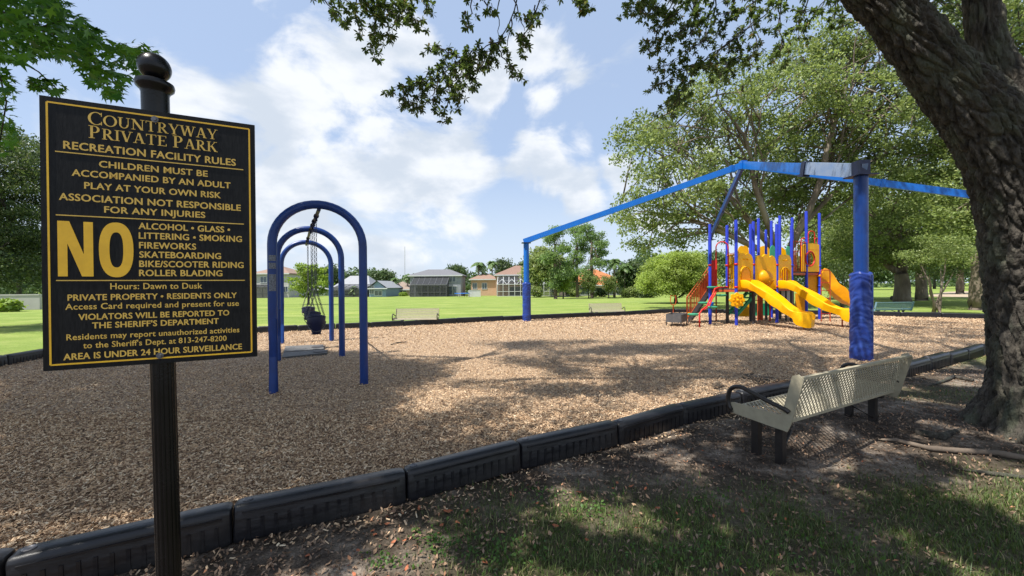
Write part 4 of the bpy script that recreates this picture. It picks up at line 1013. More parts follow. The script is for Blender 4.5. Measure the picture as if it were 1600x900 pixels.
    # --- slides
    def slide(name_lbl, path, hw=.29, wall=.22, exit_boot=True, mat=yellow):
        pts = [Vector(p) for p in path]; P_ = []
        for i in range(len(pts)-1):
            for q in range(6):
                t = q/6; a, b, c, d = pts[max(i-1,0)], pts[i], pts[i+1], pts[min(i+2,len(pts)-1)]
                P_.append(.5*((2*b)+(c-a)*t+(2*a-5*b+4*c-d)*t*t+(3*b-a-3*c+d)*t**3))
        P_.append(pts[-1]); vs = []; n = 12; tot = len(P_)-1
        for i, p in enumerate(P_):
            d = (P_[min(i+1,tot)] - P_[max(i-1,0)]).normalized(); hd_ = Vector((d.x,d.y,0)).normalized(); s = Vector((hd_.y,-hd_.x,0)); u_ = s.cross(d).normalized(); u_ = u_ if u_.z > 0 else -u_
            t = i/tot; w_ = wall*(1 + .15*math.sin(t*PI*5)) ; b_ = -.05 - .025*abs(math.sin(t*PI*7))
            if t > .80 and exit_boot: b_ -= .20*sst(.74,.86,t); w_ *= 1.0
            if t > .96: w_ *= .8
            hw_ = hw; hw = hw_*(1+.28*sst(.8,1,t)) if exit_boot else hw_
            cs = [(-hw-.05, w_-.03),(-hw-.035, w_),(-hw, w_),(-hw+.04, .04),(-hw+.12,0),(hw-.12,0),(hw-.04,.04),(hw,w_),(hw+.035,w_),(hw+.05,w_-.03),(hw-.02,b_),(-hw+.02,b_)]
            vs += [p + s*a + u_*b for a, b in cs]; hw = hw_
        fs = [(i*n+j, i*n+(j+1) % n, (i+1)*n+(j+1) % n, (i+1)*n+j) for i in range(tot) for j in range(n)]
        fs += [tuple(reversed(range(n))), tuple(range(tot*n, tot*n+n))]
        o = MB().add(vs, fs).build('slide', mat, root, smooth=math.radians(42)); o['label'] = name_lbl
        return o, P_
    def sl(px, py, Y): return at(px, py, Y)
    o, _ = slide('double-wave yellow slide on the left', [sl(1164,447,15.8)+Vector((0,0,.02)), sl(1177,449,15.5), sl(1192,457,15.15), sl(1212,474,14.75), sl(1232,487,14.4), sl(1252,497,14.05), sl(1271,500,13.8)])
    MB().tube([gnd(1256,515), gnd(1256,515)+UP*.25], .025, 6).build('support_pole', redbrown, root)
    o, _ = slide('middle yellow slide reaching toward the wrapped post', [sl(1222,447,16.4), sl(1236,449,16.1), sl(1254,458,15.8), sl(1275,473,15.4), sl(1298,484,15.0), sl(1322,492,14.7), sl(1352,494,14.5)])
    MB().tube([gnd(1316,511), gnd(1316,511)+UP*.3], .025, 6).build('support_pole', redbrown, root)
    o, _ = slide('rear yellow slide from the highest deck', [sl(1272,430,18.2), sl(1288,441,18.3), sl(1303,458,18.2), sl(1320,471,18.1), sl(1340,478,18.0)], .33, .34, False, orange)
    MB().prism(Vector((X(1262,18.1),18.1,0)), (1,0,0), UP, [(0,1.1),(.55,.9),(.62,dC-.05),(0,dC-.05)], .06).build('barrier_panel', orange, root)
    # rung ladder on the right
    a = Vector((X(1283,16.9),16.9,0)); b = Vector((X(1297,16.9),16.9,0)); zt = Z(1290,423,16.9)
    MB().tube([a, a+UP*zt, a+UP*zt+Vector((.03,0,.03)), b+UP*zt+Vector((-.05,0,.03)), b+UP*(zt-.04), b], .022, 8).build('ladder_frame', redbrown, root, smooth=math.radians(60))
    for k in range(5): z = .35+.33*k; MB().tube([a+UP*z, b+UP*z], .015, 6).build('rung', red, root)
    # --- below the deck
    Y = 18.2; a = Vector((X(1180,Y),Y,0)); MB().prism(a, (1,0,0), UP, [(0,.18),(.68,.18),(.68,.74),(0,.74)], .05).build('under_deck_panel', green, root)
    # green climbing ramp with holes
    g0 = at(1136,492,16.7); g1 = at(1168,456,17.2); d = g1-g0; ww = Vector((.1,-.5,0)); mb = MB()
    for q in (0, 1):
        o = g0 + ww*(q*1.0); e = g1 + ww*q; mb.bar(o, e, .07, .12)
    rungs = 6
    for i in range(rungs): p = g0.lerp(g1, (i+.5)/rungs); mb.bar(p, p+ww, .10, .06)
    mb.build('climbing_ramp', green, root)
    yy = at(1152,492,17.5); MB().prism(Vector((yy.x,17.5,0)), (1,0,0), UP, [(0,.2),(.55,.2),(.55,1.0)], .06).build('under_deck_panel', yellow, root)
    Y = 17.6; MB().prism(Vector((X(1222,Y),Y,0)), (1,0,0), UP, [(0,.5),(.42,.5),(.42,1.4),(0,1.4)], .05).build('under_deck_panel', M('pale_clear_panel', (.42,.42,.38), (.33,.33,.30), 3, .4), root)
    Y = 17.9; MB().prism(Vector((X(1243,Y),Y,0)), (1,0,0), UP, [(0,.4),(.45,.4),(.55,1.2),(0,1.2)], .05).build('under_deck_panel', orange, root)
    for (px, py, Yq, w_, h_, mt) in ((1190,470,17.6,.16,.9,redbrown),(1203,476,17.4,.1,.8,red),(1228,476,17.3,.1,.9,dkmetal)):
        c = at(px, py, Yq); MB().tube([Vector((c.x,c.y,0)), Vector((c.x,c.y,dA))], w_*.35, 8).build('support_pole', mt, root, smooth=math.radians(50))
    barrier('i', 'e', dA-.5, dA-.08, 7, redbrown, .012)
    barrier(Vector((X(1186,18.3),18.3,0)), Vector((X(1236,18.3),18.3,0)), dA, dA+.95, 14, redbrown, .014)
    barrier('m', 'n', dC+.0, dC+1.0, 2, red, .02)
    barrier(Vector((X(1238,18.6),18.6,0)), Vector((X(1262,18.6),18.6,0)), dC, dC+1.0, 7, red, .014)
    # bolts on the near panels and posts
    mb = MB()
    for k in 'abceilmn':
        for z in (1.46, 1.58, 2.36, 2.48): p = V2(k) + UP*z + Vector((0,-.075,0)); mb.tube([p, p+Vector((0,-.012,0))], .012, 6)
    mb.build('bolts', steel, root)
    # dark blue tunnel glimpse and grab bars near the middle
    MB().tube([V2('i')+UP*(dA+1.0), V2('i').lerp(V2('j'), .5)+UP*(dA+1.3), V2('j')+UP*(dA+1.25)], .022, 6).build('rail', red, root)
    MB().lathe(V2('f')+UP*2.55, [(.02,.3),(.14,.22),(.16,.05),(.13,-.02),(.05,-.05)], 12).build('lantern_top', redbrown, root, smooth=True)
    return root
make_play()
def transfer_box():
    c = gnd(1057,503); root = empty('transfer_step', c, 'dark grey open box step on legs left of the red staircase', 'play step')
    q = [at(1041,497,15.6), at(1064,499,15.2), at(1073,490,16.0), at(1050,487.5,16.4)]
    z0, z1 = .17, .48; mb = MB()
    for i in range(4):
        a, b = q[i], q[(i+1) % 4]; mb.bar(Vector((a.x,a.y,(z0+z1)/2)), Vector((b.x,b.y,(z0+z1)/2)), .03, z1-z0)
    mb.add([Vector((p.x,p.y,z0+.03)) for p in q], [(0,1,2,3)]); mb.build('tray', greymetal, root)
    for p in q: MB().tube([Vector((p.x,p.y,0)), Vector((p.x,p.y,z0+.02))], .025, 6).build('leg', dkmetal, root)
    c = at(1052,480,16.5); mb = MB(); r = .1; 
    mb.tube([Vector((c.x-.12,c.y,.95)), Vector((c.x-.10,c.y,1.18)), Vector((c.x+.10,c.y,1.18)), Vector((c.x+.12,c.y,.95)), Vector((c.x+.08,c.y,.80)), Vector((c.x-.08,c.y,.80))], .018, 6, closed=True)
    mb.tube([Vector((c.x,c.y,.80)), Vector((c.x,c.y,.42))], .024, 6); mb.build('grab_handle', redbrown, root)
transfer_box()

# ---------------------------------------------------------------- foliage helpers
def unit(v): return v / np.maximum(1e-6, np.linalg.norm(v, axis=-1, keepdims=True))
def leaf_quads(pos, size, asp=.5, up_bias=.35, fold=.15):
    """folded diamond leaf per position -> V (4n,3), F (n,4)"""
    n = len(pos); d = RNG.normal(size=(n, 3)); d[:, 2] -= .25; d = unit(d)
    nn = RNG.normal(size=(n, 3)); nn[:, 2] += up_bias*3; s = unit(np.cross(d, nn)); u_ = np.cross(s, d)
    size = np.asarray(size).reshape(-1, 1) * np.ones((n, 1))
    a = pos - d*size*.5; b = pos + s*size*asp*.5 + u_*size*fold; c = pos + d*size*.5; e = pos - s*size*asp*.5 + u_*size*fold
    V = np.stack([a, b, c, e], 1).reshape(-1, 3); Fq = np.arange(4*n).reshape(n, 4)
    return V, Fq
def clump_leaves(cen, rad, per, flat=.6):
    cen = np.asarray(cen); n = len(cen); rad = np.asarray(rad).reshape(-1, 1) * np.ones((n, 1))
    off = np.clip(RNG.normal(size=(n, per, 3)), -1.7, 1.7) * np.array([.5, .5, .5*flat]) * rad[:, None, :]
    return (cen[:, None, :] + off).reshape(-1, 3)
def in_lobes(lobes, n, shell=.55):
    out = []; vol = np.array([l[1][0]*l[1][1]*l[1][2] for l in lobes])**.7; cnt = np.maximum(1, (n*vol/vol.sum()).astype(int))
    for (c, r), k in zip(lobes, cnt):
        d = unit(RNG.normal(size=(k, 3))); q = RNG.uniform(shell**3, 1, size=(k, 1))**(1/3)
        out.append(np.array(c) + d*q*np.array(r))
    return np.concatenate(out)
def limb(mb, a, b, r0_, r1_, seg=6, sag=.15, wob=.08, n=7):
    a = Vector(a); b = Vector(b); L_ = (b-a).length; pts = []; rs = []
    o = Vector((random.uniform(-9,9), random.uniform(-9,9), 0))
    for i in range(n+1):
        t = i/n; p = a.lerp(b, t) + UP*(sag*L_*math.sin(PI*t)) + Vector((noise.noise(o+Vector((t*2.5,0,0))), noise.noise(o+Vector((0,t*2.5,5))), noise.noise(o+Vector((t*2.5,3,9)))*.6))*(wob*L_*math.sin(PI*min(1,t*1.15)))
        pts.append(p); rs.append(r0_*(1-t)**.8 + r1_)
    mb.tube(pts, rs, seg, False); return pts
def tree(name, base, lobes, trunk, n_clumps, per, leaf, leafm, barkm, label, cat='tree', group=None, clump_r=.8, shell=.45, branches=None, subs=60, tr=.3, fork=None, flat=.6, asp=.5, sag=.08):
    root = empty(name, base, label, cat, group); base = Vector(base)
    mb = MB(); fk = Vector(fork) if fork is not None else base + UP*trunk
    n = 8; pts = [base - UP*.2]; rs = [tr*1.5]
    for i in range(1, n+1): t = i/n; pts.append(base.lerp(fk, t) + Vector((noise.noise(Vector((t*2, base.x, 0)))*.2, noise.noise(Vector((t*2, base.y, 4)))*.2, 0))*t*tr*2); rs.append(tr*(1.25-.35*t) if i > 1 else tr*1.28)
    mb.tube(pts, rs, 12, False); top = pts[-1]; tips = []
    ls = sorted(lobes, key=lambda l: math.atan2(l[0][2]-top.z, l[0][0]-top.x)); nm = max(2, min(6, len(ls)//2)); 
    for g in range(nm):
        grp = ls[g*len(ls)//nm:(g+1)*len(ls)//nm]
        if not grp: continue
        far = max(grp, key=lambda l: (Vector(l[0])-top).length); main = limb(mb, top - UP*random.uniform(0, .3*trunk)*.5, Vector(far[0]), tr*random.uniform(.5,.62), tr*.05, 8, sag, .12, 10); tips.append(main)
        for (c, r) in grp:
            for _ in range(branches or 2):
                e = Vector(c) + Vector((random.uniform(-.7,.7)*r[0], random.uniform(-.7,.7)*r[1], random.uniform(-.4,.7)*r[2]))
                st = main[random.randint(2, 6)]; L0 = (e-st).length
                tips.append(limb(mb, st, e, tr*random.uniform(.14,.24), tr*.03, 5, .03, .14, 7))
    C_ = in_lobes(lobes, n_clumps, shell)
    for i in RNG.choice(len(C_), min(subs, len(C_)), replace=False):
        c = Vector(C_[i]); b = min((random.choice(t_)[:] if False else t_[random.randint(2, len(t_)-1)] for t_ in random.sample(tips, min(6, len(tips)))), key=lambda q: (q-c).length)
        limb(mb, b, c, tr*.14, tr*.03, 4, .03, .1, 4)
    mb.build('trunk', barkm, root, smooth=True)
    rad = RNG.uniform(.6, 1.3, len(C_))*clump_r
    pos = clump_leaves(C_, rad, per, flat); V, Fq = leaf_quads(pos, RNG.uniform(.7, 1.3, len(pos))*leaf, asp)
    npmesh('crown', V, Fq, leafm, root)
    return root

# ---- the big live oak behind the play structure
def px_lobes(items, Yc):
    """items: (px, py, rx_px, ry_px, dY, ry_m)"""
    out = []
    for (px, py, rx, ry, dY, rm) in items:
        Y = Yc + dY; c = at(px, py, Y); k = Y/F; out.append((tuple(c), (rx*k, rm, ry*k)))
    return out
b0 = at(1222, 480, 27); b0.z = 0
L1 = px_lobes([(1010,230,55,45,0,3),(1060,190,60,45,2,3),(1120,150,60,40,-1,3),(1060,290,75,50,-2,3),(1000,330,45,40,0,2.5),(1150,230,80,55,1,3.5),(1220,140,75,50,0,3.5),(1270,90,70,45,2,3.5),
               (1230,250,85,60,3,4),(1320,170,80,60,0,4),(1310,280,90,60,2,4),(1380,120,70,60,1,4),(1120,330,80,50,3,3),(1400,230,80,60,2,4),(1200,330,90,45,5,3),(1030,370,50,30,1,2.5),(1340,60,60,40,0,3)], 26)
tree('live_oak', b0, L1, 4.2, 1080, 62, .215, leaf_mid, bark_pale, 'wide spreading live oak behind the play structure with pale bare limbs', clump_r=.78, shell=.2, branches=3, subs=300, tr=.38, fork=at(1222,400,27), asp=.55)
# ---- oaks to the right
def oak(px, pyb, Y, lobes, label, tr=.45, fork=3, n=520, per=60, leaf=.21, lm=leaf_oak, bm_=bark_pale, cr=.8, **kw):
    b = at(px, pyb, Y); b.z = gh(b.x, b.y)
    return tree('live_oak', b, px_lobes(lobes, Y), fork, n, per, leaf, lm, bm_, label, clump_r=cr, tr=tr, **kw)
oak(1410, 472, 31, [(1380,370,70,40,0,4),(1450,350,70,45,2,4),(1330,390,60,30,3,3),(1480,400,60,30,0,3),(1420,300,80,50,2,4),(1340,330,60,40,4,3)], 'dark-trunked oak with low crown behind the blue grey bench', .46, 2.4, 620, lm=leaf_mid)
oak(1440, 466, 37, [(1450,330,80,60,2,4),(1500,370,60,40,0,4),(1400,400,60,25,0,3),(1520,280,60,60,0,4)], 'slimmer dark oak trunk just right of the dark-trunked oak', .38, 3, 420, lm=leaf_mid)
oak(1535, 482, 23.5, [(1520,330,80,60,0,3),(1560,220,80,70,1,3),(1490,250,70,60,3,3),(1590,330,60,60,0,3),(1480,150,60,50,4,3),(1550,90,80,60,2,3),(1590,30,60,50,0,3),(1500,50,60,45,2,3),(1600,150,50,50,2,3)], 'broad oak partly hidden behind the near trunk at right', .48, 3.2, 950, leaf=.2, lm=leaf_mid)
oak(1500, 460, 55, [(1480,400,60,30,0,4),(1540,390,60,40,0,4),(1560,320,60,50,0,4)], 'tall pale-trunked tree on the far lawn at right', .35, 6, 300, leaf=.35, lm=leaf_far, cr=1.4)
oak(1345, 470, 42, [(1320,400,50,35,0,4),(1370,380,50,40,0,4),(1300,360,60,45,0,4)], 'leafy tree showing beside the wrapped blue post', .4, 4, 380, leaf=.3, lm=leaf_mid, cr=1.2)
# thin multi-stemmed tree
def multistem(name, px, pyb, Y, stems, lobes, label, lm, bm_, n, per, leaf, r=.05, cr=.4):
    b = at(px, pyb, Y); b.z = gh(b.x, b.y); root = empty(name, b, label, 'tree'); mb = MB()
    for (sx, sy) in stems: limb(mb, b + Vector((random.uniform(-.1,.1),random.uniform(-.1,.1),0)), at(sx, sy, Y+random.uniform(-.5,.5)), r, r*.3, 6, .02, .10)
    mb.build('trunk', bm_, root, smooth=True)
    C_ = in_lobes(px_lobes(lobes, Y), n, .2); pos = clump_leaves(C_, np.full(len(C_), cr), per); V, Fq = leaf_quads(pos, RNG.uniform(.7,1.3,len(pos))*leaf); npmesh('crown', V, Fq, lm, root); return root
multistem('crape_myrtle', 1463, 491, 20.5, [(1452,430),(1470,420),(1490,425),(1440,415),(1478,400)], [(1475,385,40,25,0,1),(1440,400,25,15,0,1),(1500,400,25,18,0,1)], 'thin multi-stemmed small tree on shaded grass left of the near trunk', leaf_mid, bark_pale, 90, 40, .11)
multistem('spindly_shrub', 1318, 478, 24, [(1300,430),(1318,425),(1332,432),(1308,420)], [(1318,430,26,22,0,1),(1310,450,18,14,0,1)], 'spindly dark shrub behind the right slide', leaf_oak, bark, 60, 35, .12)
# round lime-green small tree
b = at(1056, 472, 38); b.z = gh(b.x, b.y)
tree('round_willowy_tree', b, px_lobes([(1055,425,42,30,0,2.4),(1028,432,27,26,0,2),(1085,434,32,30,0,2),(1062,410,30,16,0,2),(1008,444,12,13,0,1.4),(1040,450,20,12,-1,1.4),(1080,404,16,9,1,1),(1032,408,12,9,0,1),(1100,448,14,12,-1,1.2),(1060,400,10,7,0,1)], 38), .5, 560, 75, .17, leaf_lime, bark, 'round lime-green small tree left of the red staircase', clump_r=.62, shell=.45, tr=.16, branches=3, subs=60)
# left-hand tree
b = at(-25, 500, 17); b.z = gh(b.x, b.y)
tree('broadleaf_tree', b, px_lobes([(0,260,55,60,0,3),(20,360,50,50,0,3),(45,300,35,45,2,2),(0,420,45,35,-1,2),(50,400,28,35,1,2),(-60,300,60,100,0,4),(40,235,40,30,3,2)], 17), 2.6, 720, 60, .13, leaf_oak, bark, 'dark drooping tree at the left edge of the lawn behind the sign', clump_r=.6, shell=.3, tr=.25, subs=60)

# ---- far trees
far_i = 0
def far_tree(px, Y, ytop, w, kind, label, ybase=462):
    b = at(px, ybase, Y); b.z = gh(b.x, b.y); yb = proj(b)[1]; hgt = yb - ytop
    if kind == 'pine':
        lob = [(px + random.uniform(-.32,.32)*w, ytop + hgt*(.09+.115*k), w*random.uniform(.22,.38), hgt*.075, random.uniform(-2,2), 1.8) for k in range(7)]
        return tree('pine_tree', b, px_lobes(lob, Y), hgt*Y/F*.75, 150, 44, .32, leaf_pine, bark_pine, label, 'pine', None, clump_r=.85, shell=.0, tr=.2, branches=2, subs=60, flat=.6)
    lob = [(px + random.uniform(-.3,.3)*w, ytop + hgt*random.uniform(.22,.6), w*random.uniform(.24,.36), hgt*.2, random.uniform(-2,2), 3) for k in range(5)]
    return tree('broadleaf_tree', b, px_lobes(lob, Y), hgt*Y/F*.3, 150, 48, .62, {'l': leaf_mid, 'f': leaf_far, 'd': leaf_dark}[kind], bark, label, 'tree', None, clump_r=1.8, shell=.4, tr=.25, branches=1, subs=0)
for a in [(868, 62, 352, 44, 'pine', 'tall airy pine just right of the thin far blue post'), (925, 66, 345, 40, 'pine', 'tall pale-trunked pine in front of the orange tiled roof'), (902, 72, 352, 40, 'pine', 'pine between the two tallest pines beyond the far bench'),
          (842, 80, 386, 56, 'l', 'bushy tree behind the screen cage right of the thin far blue post'), (868, 84, 395, 50, 'l', 'lower bushy tree at the foot of the airy pine'),
          (795, 118, 397, 42, 'd', 'rounded dark tree behind the peach house roof'), (713, 120, 411, 34, 'f', 'tree behind the right end of the two-storey grey house'),
          (592, 125, 420, 40, 'f', 'dome-shaped tree behind the big grey roof'), (1015, 90, 400, 60, 'f', 'tree left of the lime-green round tree'), (990, 75, 412, 36, 'd', 'dark tree right of the palms'),
          (512, 125, 414, 36, 'f', 'tree behind the swings between palm and grey roof'), (440, 125, 432, 50, 'f', 'low tree behind the left end house'), (1110, 85, 390, 80, 'f', 'dark far tree behind the red staircase'),
          (1180, 95, 395, 80, 'f', 'far tree seen through the play structure posts'), (1260, 90, 385, 90, 'f', 'far tree behind the highest play deck'), (1360, 95, 390, 90, 'f', 'far tree behind the right oaks'), (1460, 100, 385, 90, 'f', 'far tree over the bare sand patch'), (1545, 90, 380, 80, 'f', 'far tree at the right behind the near trunk'),
          (650, 135, 432, 40, 'f', 'small far tree behind the tan roof'), (820, 125, 405, 30, 'f', 'far tree between the peach house and the pines'), (30, 60, 330, 120, 'f', 'big far tree behind the pale wall at left')]:
    px, Y, yt, w_, kd, lb = a; far_tree(px, Y, yt, w_, kd, lb)
# small young trees before the cage
for px, w_, lb in ((880,20,'small young tree nearest the screen cage'), (920,22,'small young tree in the middle of the three on the lawn'), (951,22,'small young tree rightmost of three on the lawn')):
    b = at(px, 465, 62); b.z = gh(b.x, b.y)
    tree('young_tree', b, px_lobes([(px,440,w_*.55,9,0,1),(px,448,w_*.4,7,0,.8)], 62), 1.2, 50, 40, .28, leaf_light if px == 880 else leaf_mid, bark, lb, 'tree', 'young trees on the far lawn', clump_r=.6, tr=.09, subs=0, branches=1)
def palm(px, Y, ytop, label, hspan=14, mat=leaf_palm):
    b = at(px, 462, Y); b.z = gh(b.x, b.y); t = at(px + random.uniform(-1,1), ytop+6, Y); root = empty('palm_tree', b, label, 'palm tree', 'palms by the far houses'); mb = MB()
    mb.tube([b, b.lerp(t,.5)+Vector((random.uniform(-.2,.2),0,0)), t], [.24,.17,.15], 8); mb.build('trunk', bark_palm, root, smooth=True)
    V = []; Fq = []; R_ = hspan*Y/F
    for k in range(26):
        a = random.uniform(0, 2*PI); el = random.uniform(-.5, 1.2); d = Vector((math.cos(a)*math.cos(el), math.sin(a)*math.cos(el), math.sin(el)))
        L_ = R_*random.uniform(.8,1.1); pr = None; s = d.cross(UP).normalized()
        pts = [t + d*(L_*q) - UP*(L_*.75*q*q) for q in np.linspace(0, 1, 9)]
        for i in range(8):
            for sg in (-1, 1):
                w = L_*.26*math.sin(PI*(.15+.8*i/8)); p, q = pts[i], pts[i+1]; n = len(V)
                V += [p, q, q + s*sg*w - UP*w*.75 + d*w*.3, p.lerp(q,.25) + s*sg*w - UP*w*.75 + d*w*.2]; Fq.append((n, n+1, n+2, n+3))
    npmesh('crown', [tuple(v) for v in V], Fq, mat, root); return root
for px, Y, yt, lb, hs in ((748,108,407,'tall palm left of the peach house, the taller of a pair',15),(769,110,404,'palm close against the peach house wall',11),(960,70,402,'palm right of the orange tiled roof',16),(978,72,408,'palm behind the rightmost of the small young trees',13),
                          (617,112,430,'small palm in front of the tan roofed house',9),(636,114,424,'small palm left of the two-storey grey house',9),(554,100,443,'low bushy palm before the blue gable',9),(972,86,420,'thin palm beyond the orange tiled roof',12)):
    palm(px, Y, yt, lb, hs)
b = at(482, 470, 42); b.z = gh(b.x, b.y)
tree('leafy_shrub_tree', b, px_lobes([(470,440,16,16,0,1),(492,432,20,18,0,1),(480,455,15,10,0,1),(505,445,12,14,0,1),(475,420,12,10,0,1)], 42), .8, 110, 45, .24, leaf_light, bark, 'yellow-green leafy small tree seen through the blue arches', clump_r=.5, tr=.1, subs=10)
# low shrubs by the houses
for i, (px, Y, rx, ry, lm, lb) in enumerate(((630,105,6,3,leaf_light,'small round shrub left of the two-storey grey house'),(836,75,12,9,leaf_mid,'leafy shrub before the white screen cage'),(459,110,8,5,leaf_dark,'clipped dark hedge beside the left house'),(895,80,12,8,leaf_mid,'shrub left of the middle young tree'),
                                         (985,66,18,10,leaf_mid,'broad shrub bed left of the round tree'),(1010,64,14,9,leaf_dark,'dark shrub at the edge of the round tree'),(935,78,12,7,leaf_dark,'dark shrub under the orange roof'),(602,108,6,7,leaf_dark,'dark shrub by the blue gable'),(8,30,12,8,leaf_light,'bright shrub in front of the pale wall'))):
    yb = 464 if px > 100 else 476
    b = at(px, yb, Y); b.z = gh(b.x, b.y); yb = proj(b)[1]; C_ = in_lobes(px_lobes([(px, yb-ry*.9, rx, ry, 0, rx*Y/F)], Y), 40, .3); pos = clump_leaves(C_, np.full(len(C_), .5), 30); V, Fq = leaf_quads(pos, RNG.uniform(.7,1.3,len(pos))*.35)
    root = empty('shrub', b, lb, 'shrub'); npmesh('foliage', V, Fq, lm, root)
# far wood closing the horizon
def woodland():
    C_ = []
    for i in range(4200):
        px = random.uniform(-900, 2500); Y = random.uniform(135, 200)
        if 380 < px < 1000: h = 8
        else: h = 17 if px > 1000 else 12
        x = (px-800)/F*Y; z = -1 + random.random()**.8*h*(.8+.45*noise.noise(Vector((px/60, 0, 7)))); C_.append((x, Y, z))
    C_ = np.array(C_); pos = clump_leaves(C_, np.full(len(C_), 3.0), 34, .7); V, Fq = leaf_quads(pos, RNG.uniform(.7,1.3,len(pos))*1.2, .7)
    o = npmesh('distant_woodland', V, Fq, leaf_far, kind='stuff'); tag(o, 'hazy line of distant woodland closing the horizon', 'woodland')
woodland()

# ---------------------------------------------------------------- houses
def hp(px, py, Y): return at(px, py, Y)
def window(root, x, y, z, w_, h_, m=whitep):
    f = MB()
    f.box((x, y-.03, z+h_/2), (w_+.2, .1, .1)); f.box((x, y-.03, z-h_/2), (w_+.2, .12, .1)); f.box((x-w_/2-.05, y-.03, z), (.1, .1, h_-.1)); f.box((x+w_/2+.05, y-.03, z), (.1, .1, h_-.1)); f.box((x, y-.025, z), (.06, .06, h_-.1))
    f = f.build('window', m, root); MB().box((x, y-.012, z), (w_, .03, h_)).build('pane', glassm, f); return f
def hip(mb, x0, x1, y0, y1, z0, z1, ov=.5, ridge=None):
    x0 -= ov; x1 += ov; y0 -= ov; y1 += ov; ym = (y0+y1)/2; ins = min((x1-x0)/2*.98, (y1-y0)/2) if ridge is None else ridge
    mb.add([(x0,y0,z0),(x1,y0,z0),(x1,y1,z0),(x0,y1,z0),(x0+ins,ym,z1),(x1-ins,ym,z1),(x0,y0,z0-.25),(x1,y0,z0-.25),(x1,y1,z0-.25),(x0,y1,z0-.25)],
           [(0,1,5,4),(1,2,5),(2,3,4,5),(3,0,4),(6,7,1,0),(7,8,2,1),(8,9,3,2),(9,6,0,3),(9,8,7,6)])
def cage(root, x0, x1, y0, zg, h, hr, n, fm, depth=5, slope=True, my=.5):
    fr = MB(); xs = np.linspace(x0, x1, n+1)
    for x in xs: fr.box((x, y0, zg+h/2), (.12,.12,h)); fr.bar((x, y0, zg+h), (x, y0+depth, zg+h+hr), .1, .1)
    for z in (h, h*.42, .1): fr.bar((x0, y0, zg+z), (x1, y0, zg+z), .1, .12)
    if hr: fr.bar((x0, y0+depth, zg+h+hr), (x1, y0+depth, zg+h+hr), .12, .12)
    fr.bar((x0, y0+depth/2, zg+h+hr/2), (x1, y0+depth/2, zg+h+hr/2), .08, .08)
    c = fr.build('screen_cage', fm, root)
    sc = MB(); sc.add([(x0,y0+.03,zg),(x1,y0+.03,zg),(x1,y0+.03,zg+h),(x0,y0+.03,zg+h)], [(0,1,2,3)]); sc.add([(x0,y0+.03,zg+h),(x1,y0+.03,zg+h),(x1,y0+depth,zg+h+hr),(x0,y0+depth,zg+h+hr)], [(0,1,2,3)])
    sc.add([(x0,y0,zg),(x0,y0+depth,zg),(x0,y0+depth,zg+h+hr),(x0,y0,zg+h)], [(0,1,2,3)]); sc.add([(x1,y0,zg),(x1,y0+depth,zg),(x1,y0+depth,zg+h+hr),(x1,y0,zg+h)], [(0,1,2,3)])
    sc.build('screen', screenm, c)
def house(name, x0p, x1p, ye, yt, Y, wallc, roofc, label, dep=10, win=(), ridge=None, gable=False):
    a = hp(x0p, 462, Y); b = hp(x1p, 462, Y); zg = gh((a.x+b.x)/2, Y); x0, x1 = a.x, b.x; ze = hp((x0p+x1p)/2, ye, Y).z; zt = hp((x0p+x1p)/2, yt, Y+dep/2).z
    root = empty(name, ((x0+x1)/2, Y, zg), label, 'house')
    MB().box(((x0+x1)/2, Y+dep/2, (zg-.3+ze)/2), (x1-x0, dep, ze-zg+.3)).build('wall', stucco(name+'_stucco', wallc), root)
    mb = MB()
    if gable:   # ridge runs back from the front
        xm = (x0+x1)/2; mb.add([(x0-.5,Y-.5,ze),(x1+.5,Y-.5,ze),(xm,Y-.5,zt),(x0-.5,Y+dep,ze),(x1+.5,Y+dep,ze),(xm,Y+dep,zt)], [(0,2,5,3),(2,1,4,5),(0,3,4,1)])
        MB().add([(x0,Y,ze-.1),(x1,Y,ze-.1),(xm,Y,zt-.15),(x0,Y+.2,ze-.1),(x1,Y+.2,ze-.1),(xm,Y+.2,zt-.15)], [(0,1,2),(5,4,3),(0,3,4,1),(1,4,5,2),(2,5,3,0)]).build('gable', stucco(name+'_gable', wallc), root)
    else: hip(mb, x0, x1, Y, Y+dep, ze, zt, ridge=ridge)
    mb.build('roof', rooftile(name+'_roof', roofc), root)
    for (px, py, w_, h_) in win:
        c = hp(px, py, Y); window(root, c.x, Y, c.z, w_, h_)
    MB().box(((x0+x1)/2, Y-.52, ze-.13), (x1-x0+1.0, .06, .28)).build('fascia', whitep, root)
    return root, x0, x1, zg, ze
# two-storey grey house
r, x0, x1, zg, ze = house('grey_two_storey_house', 641, 720, 430, 421, 100, (.30,.31,.35), (.17,.17,.185), 'two-storey grey house with dark screened porch behind the near lawn bench', win=((659,433,1.3,.9),(683,433,1.3,.9),(707,436,1.6,1.5),(707,454,2.2,2.2),(664,455,1.8,2.6),(681,455,1.8,2.6)), ridge=4)
a = hp(643,462,97).x; b = hp(699,462,97).x; cage(r, a, b, 95.5, zg, 2.7, 2.2, 6, M('bronze_frame', (.10,.10,.11), None, 5, .5), 4.4)
MB().box(((a+b)/2, 97.6, zg+2.95), (b-a, 4.4, .12)).build('porch_roof', M('porch_shingle', (.20,.20,.21), None, 5, .9), r)
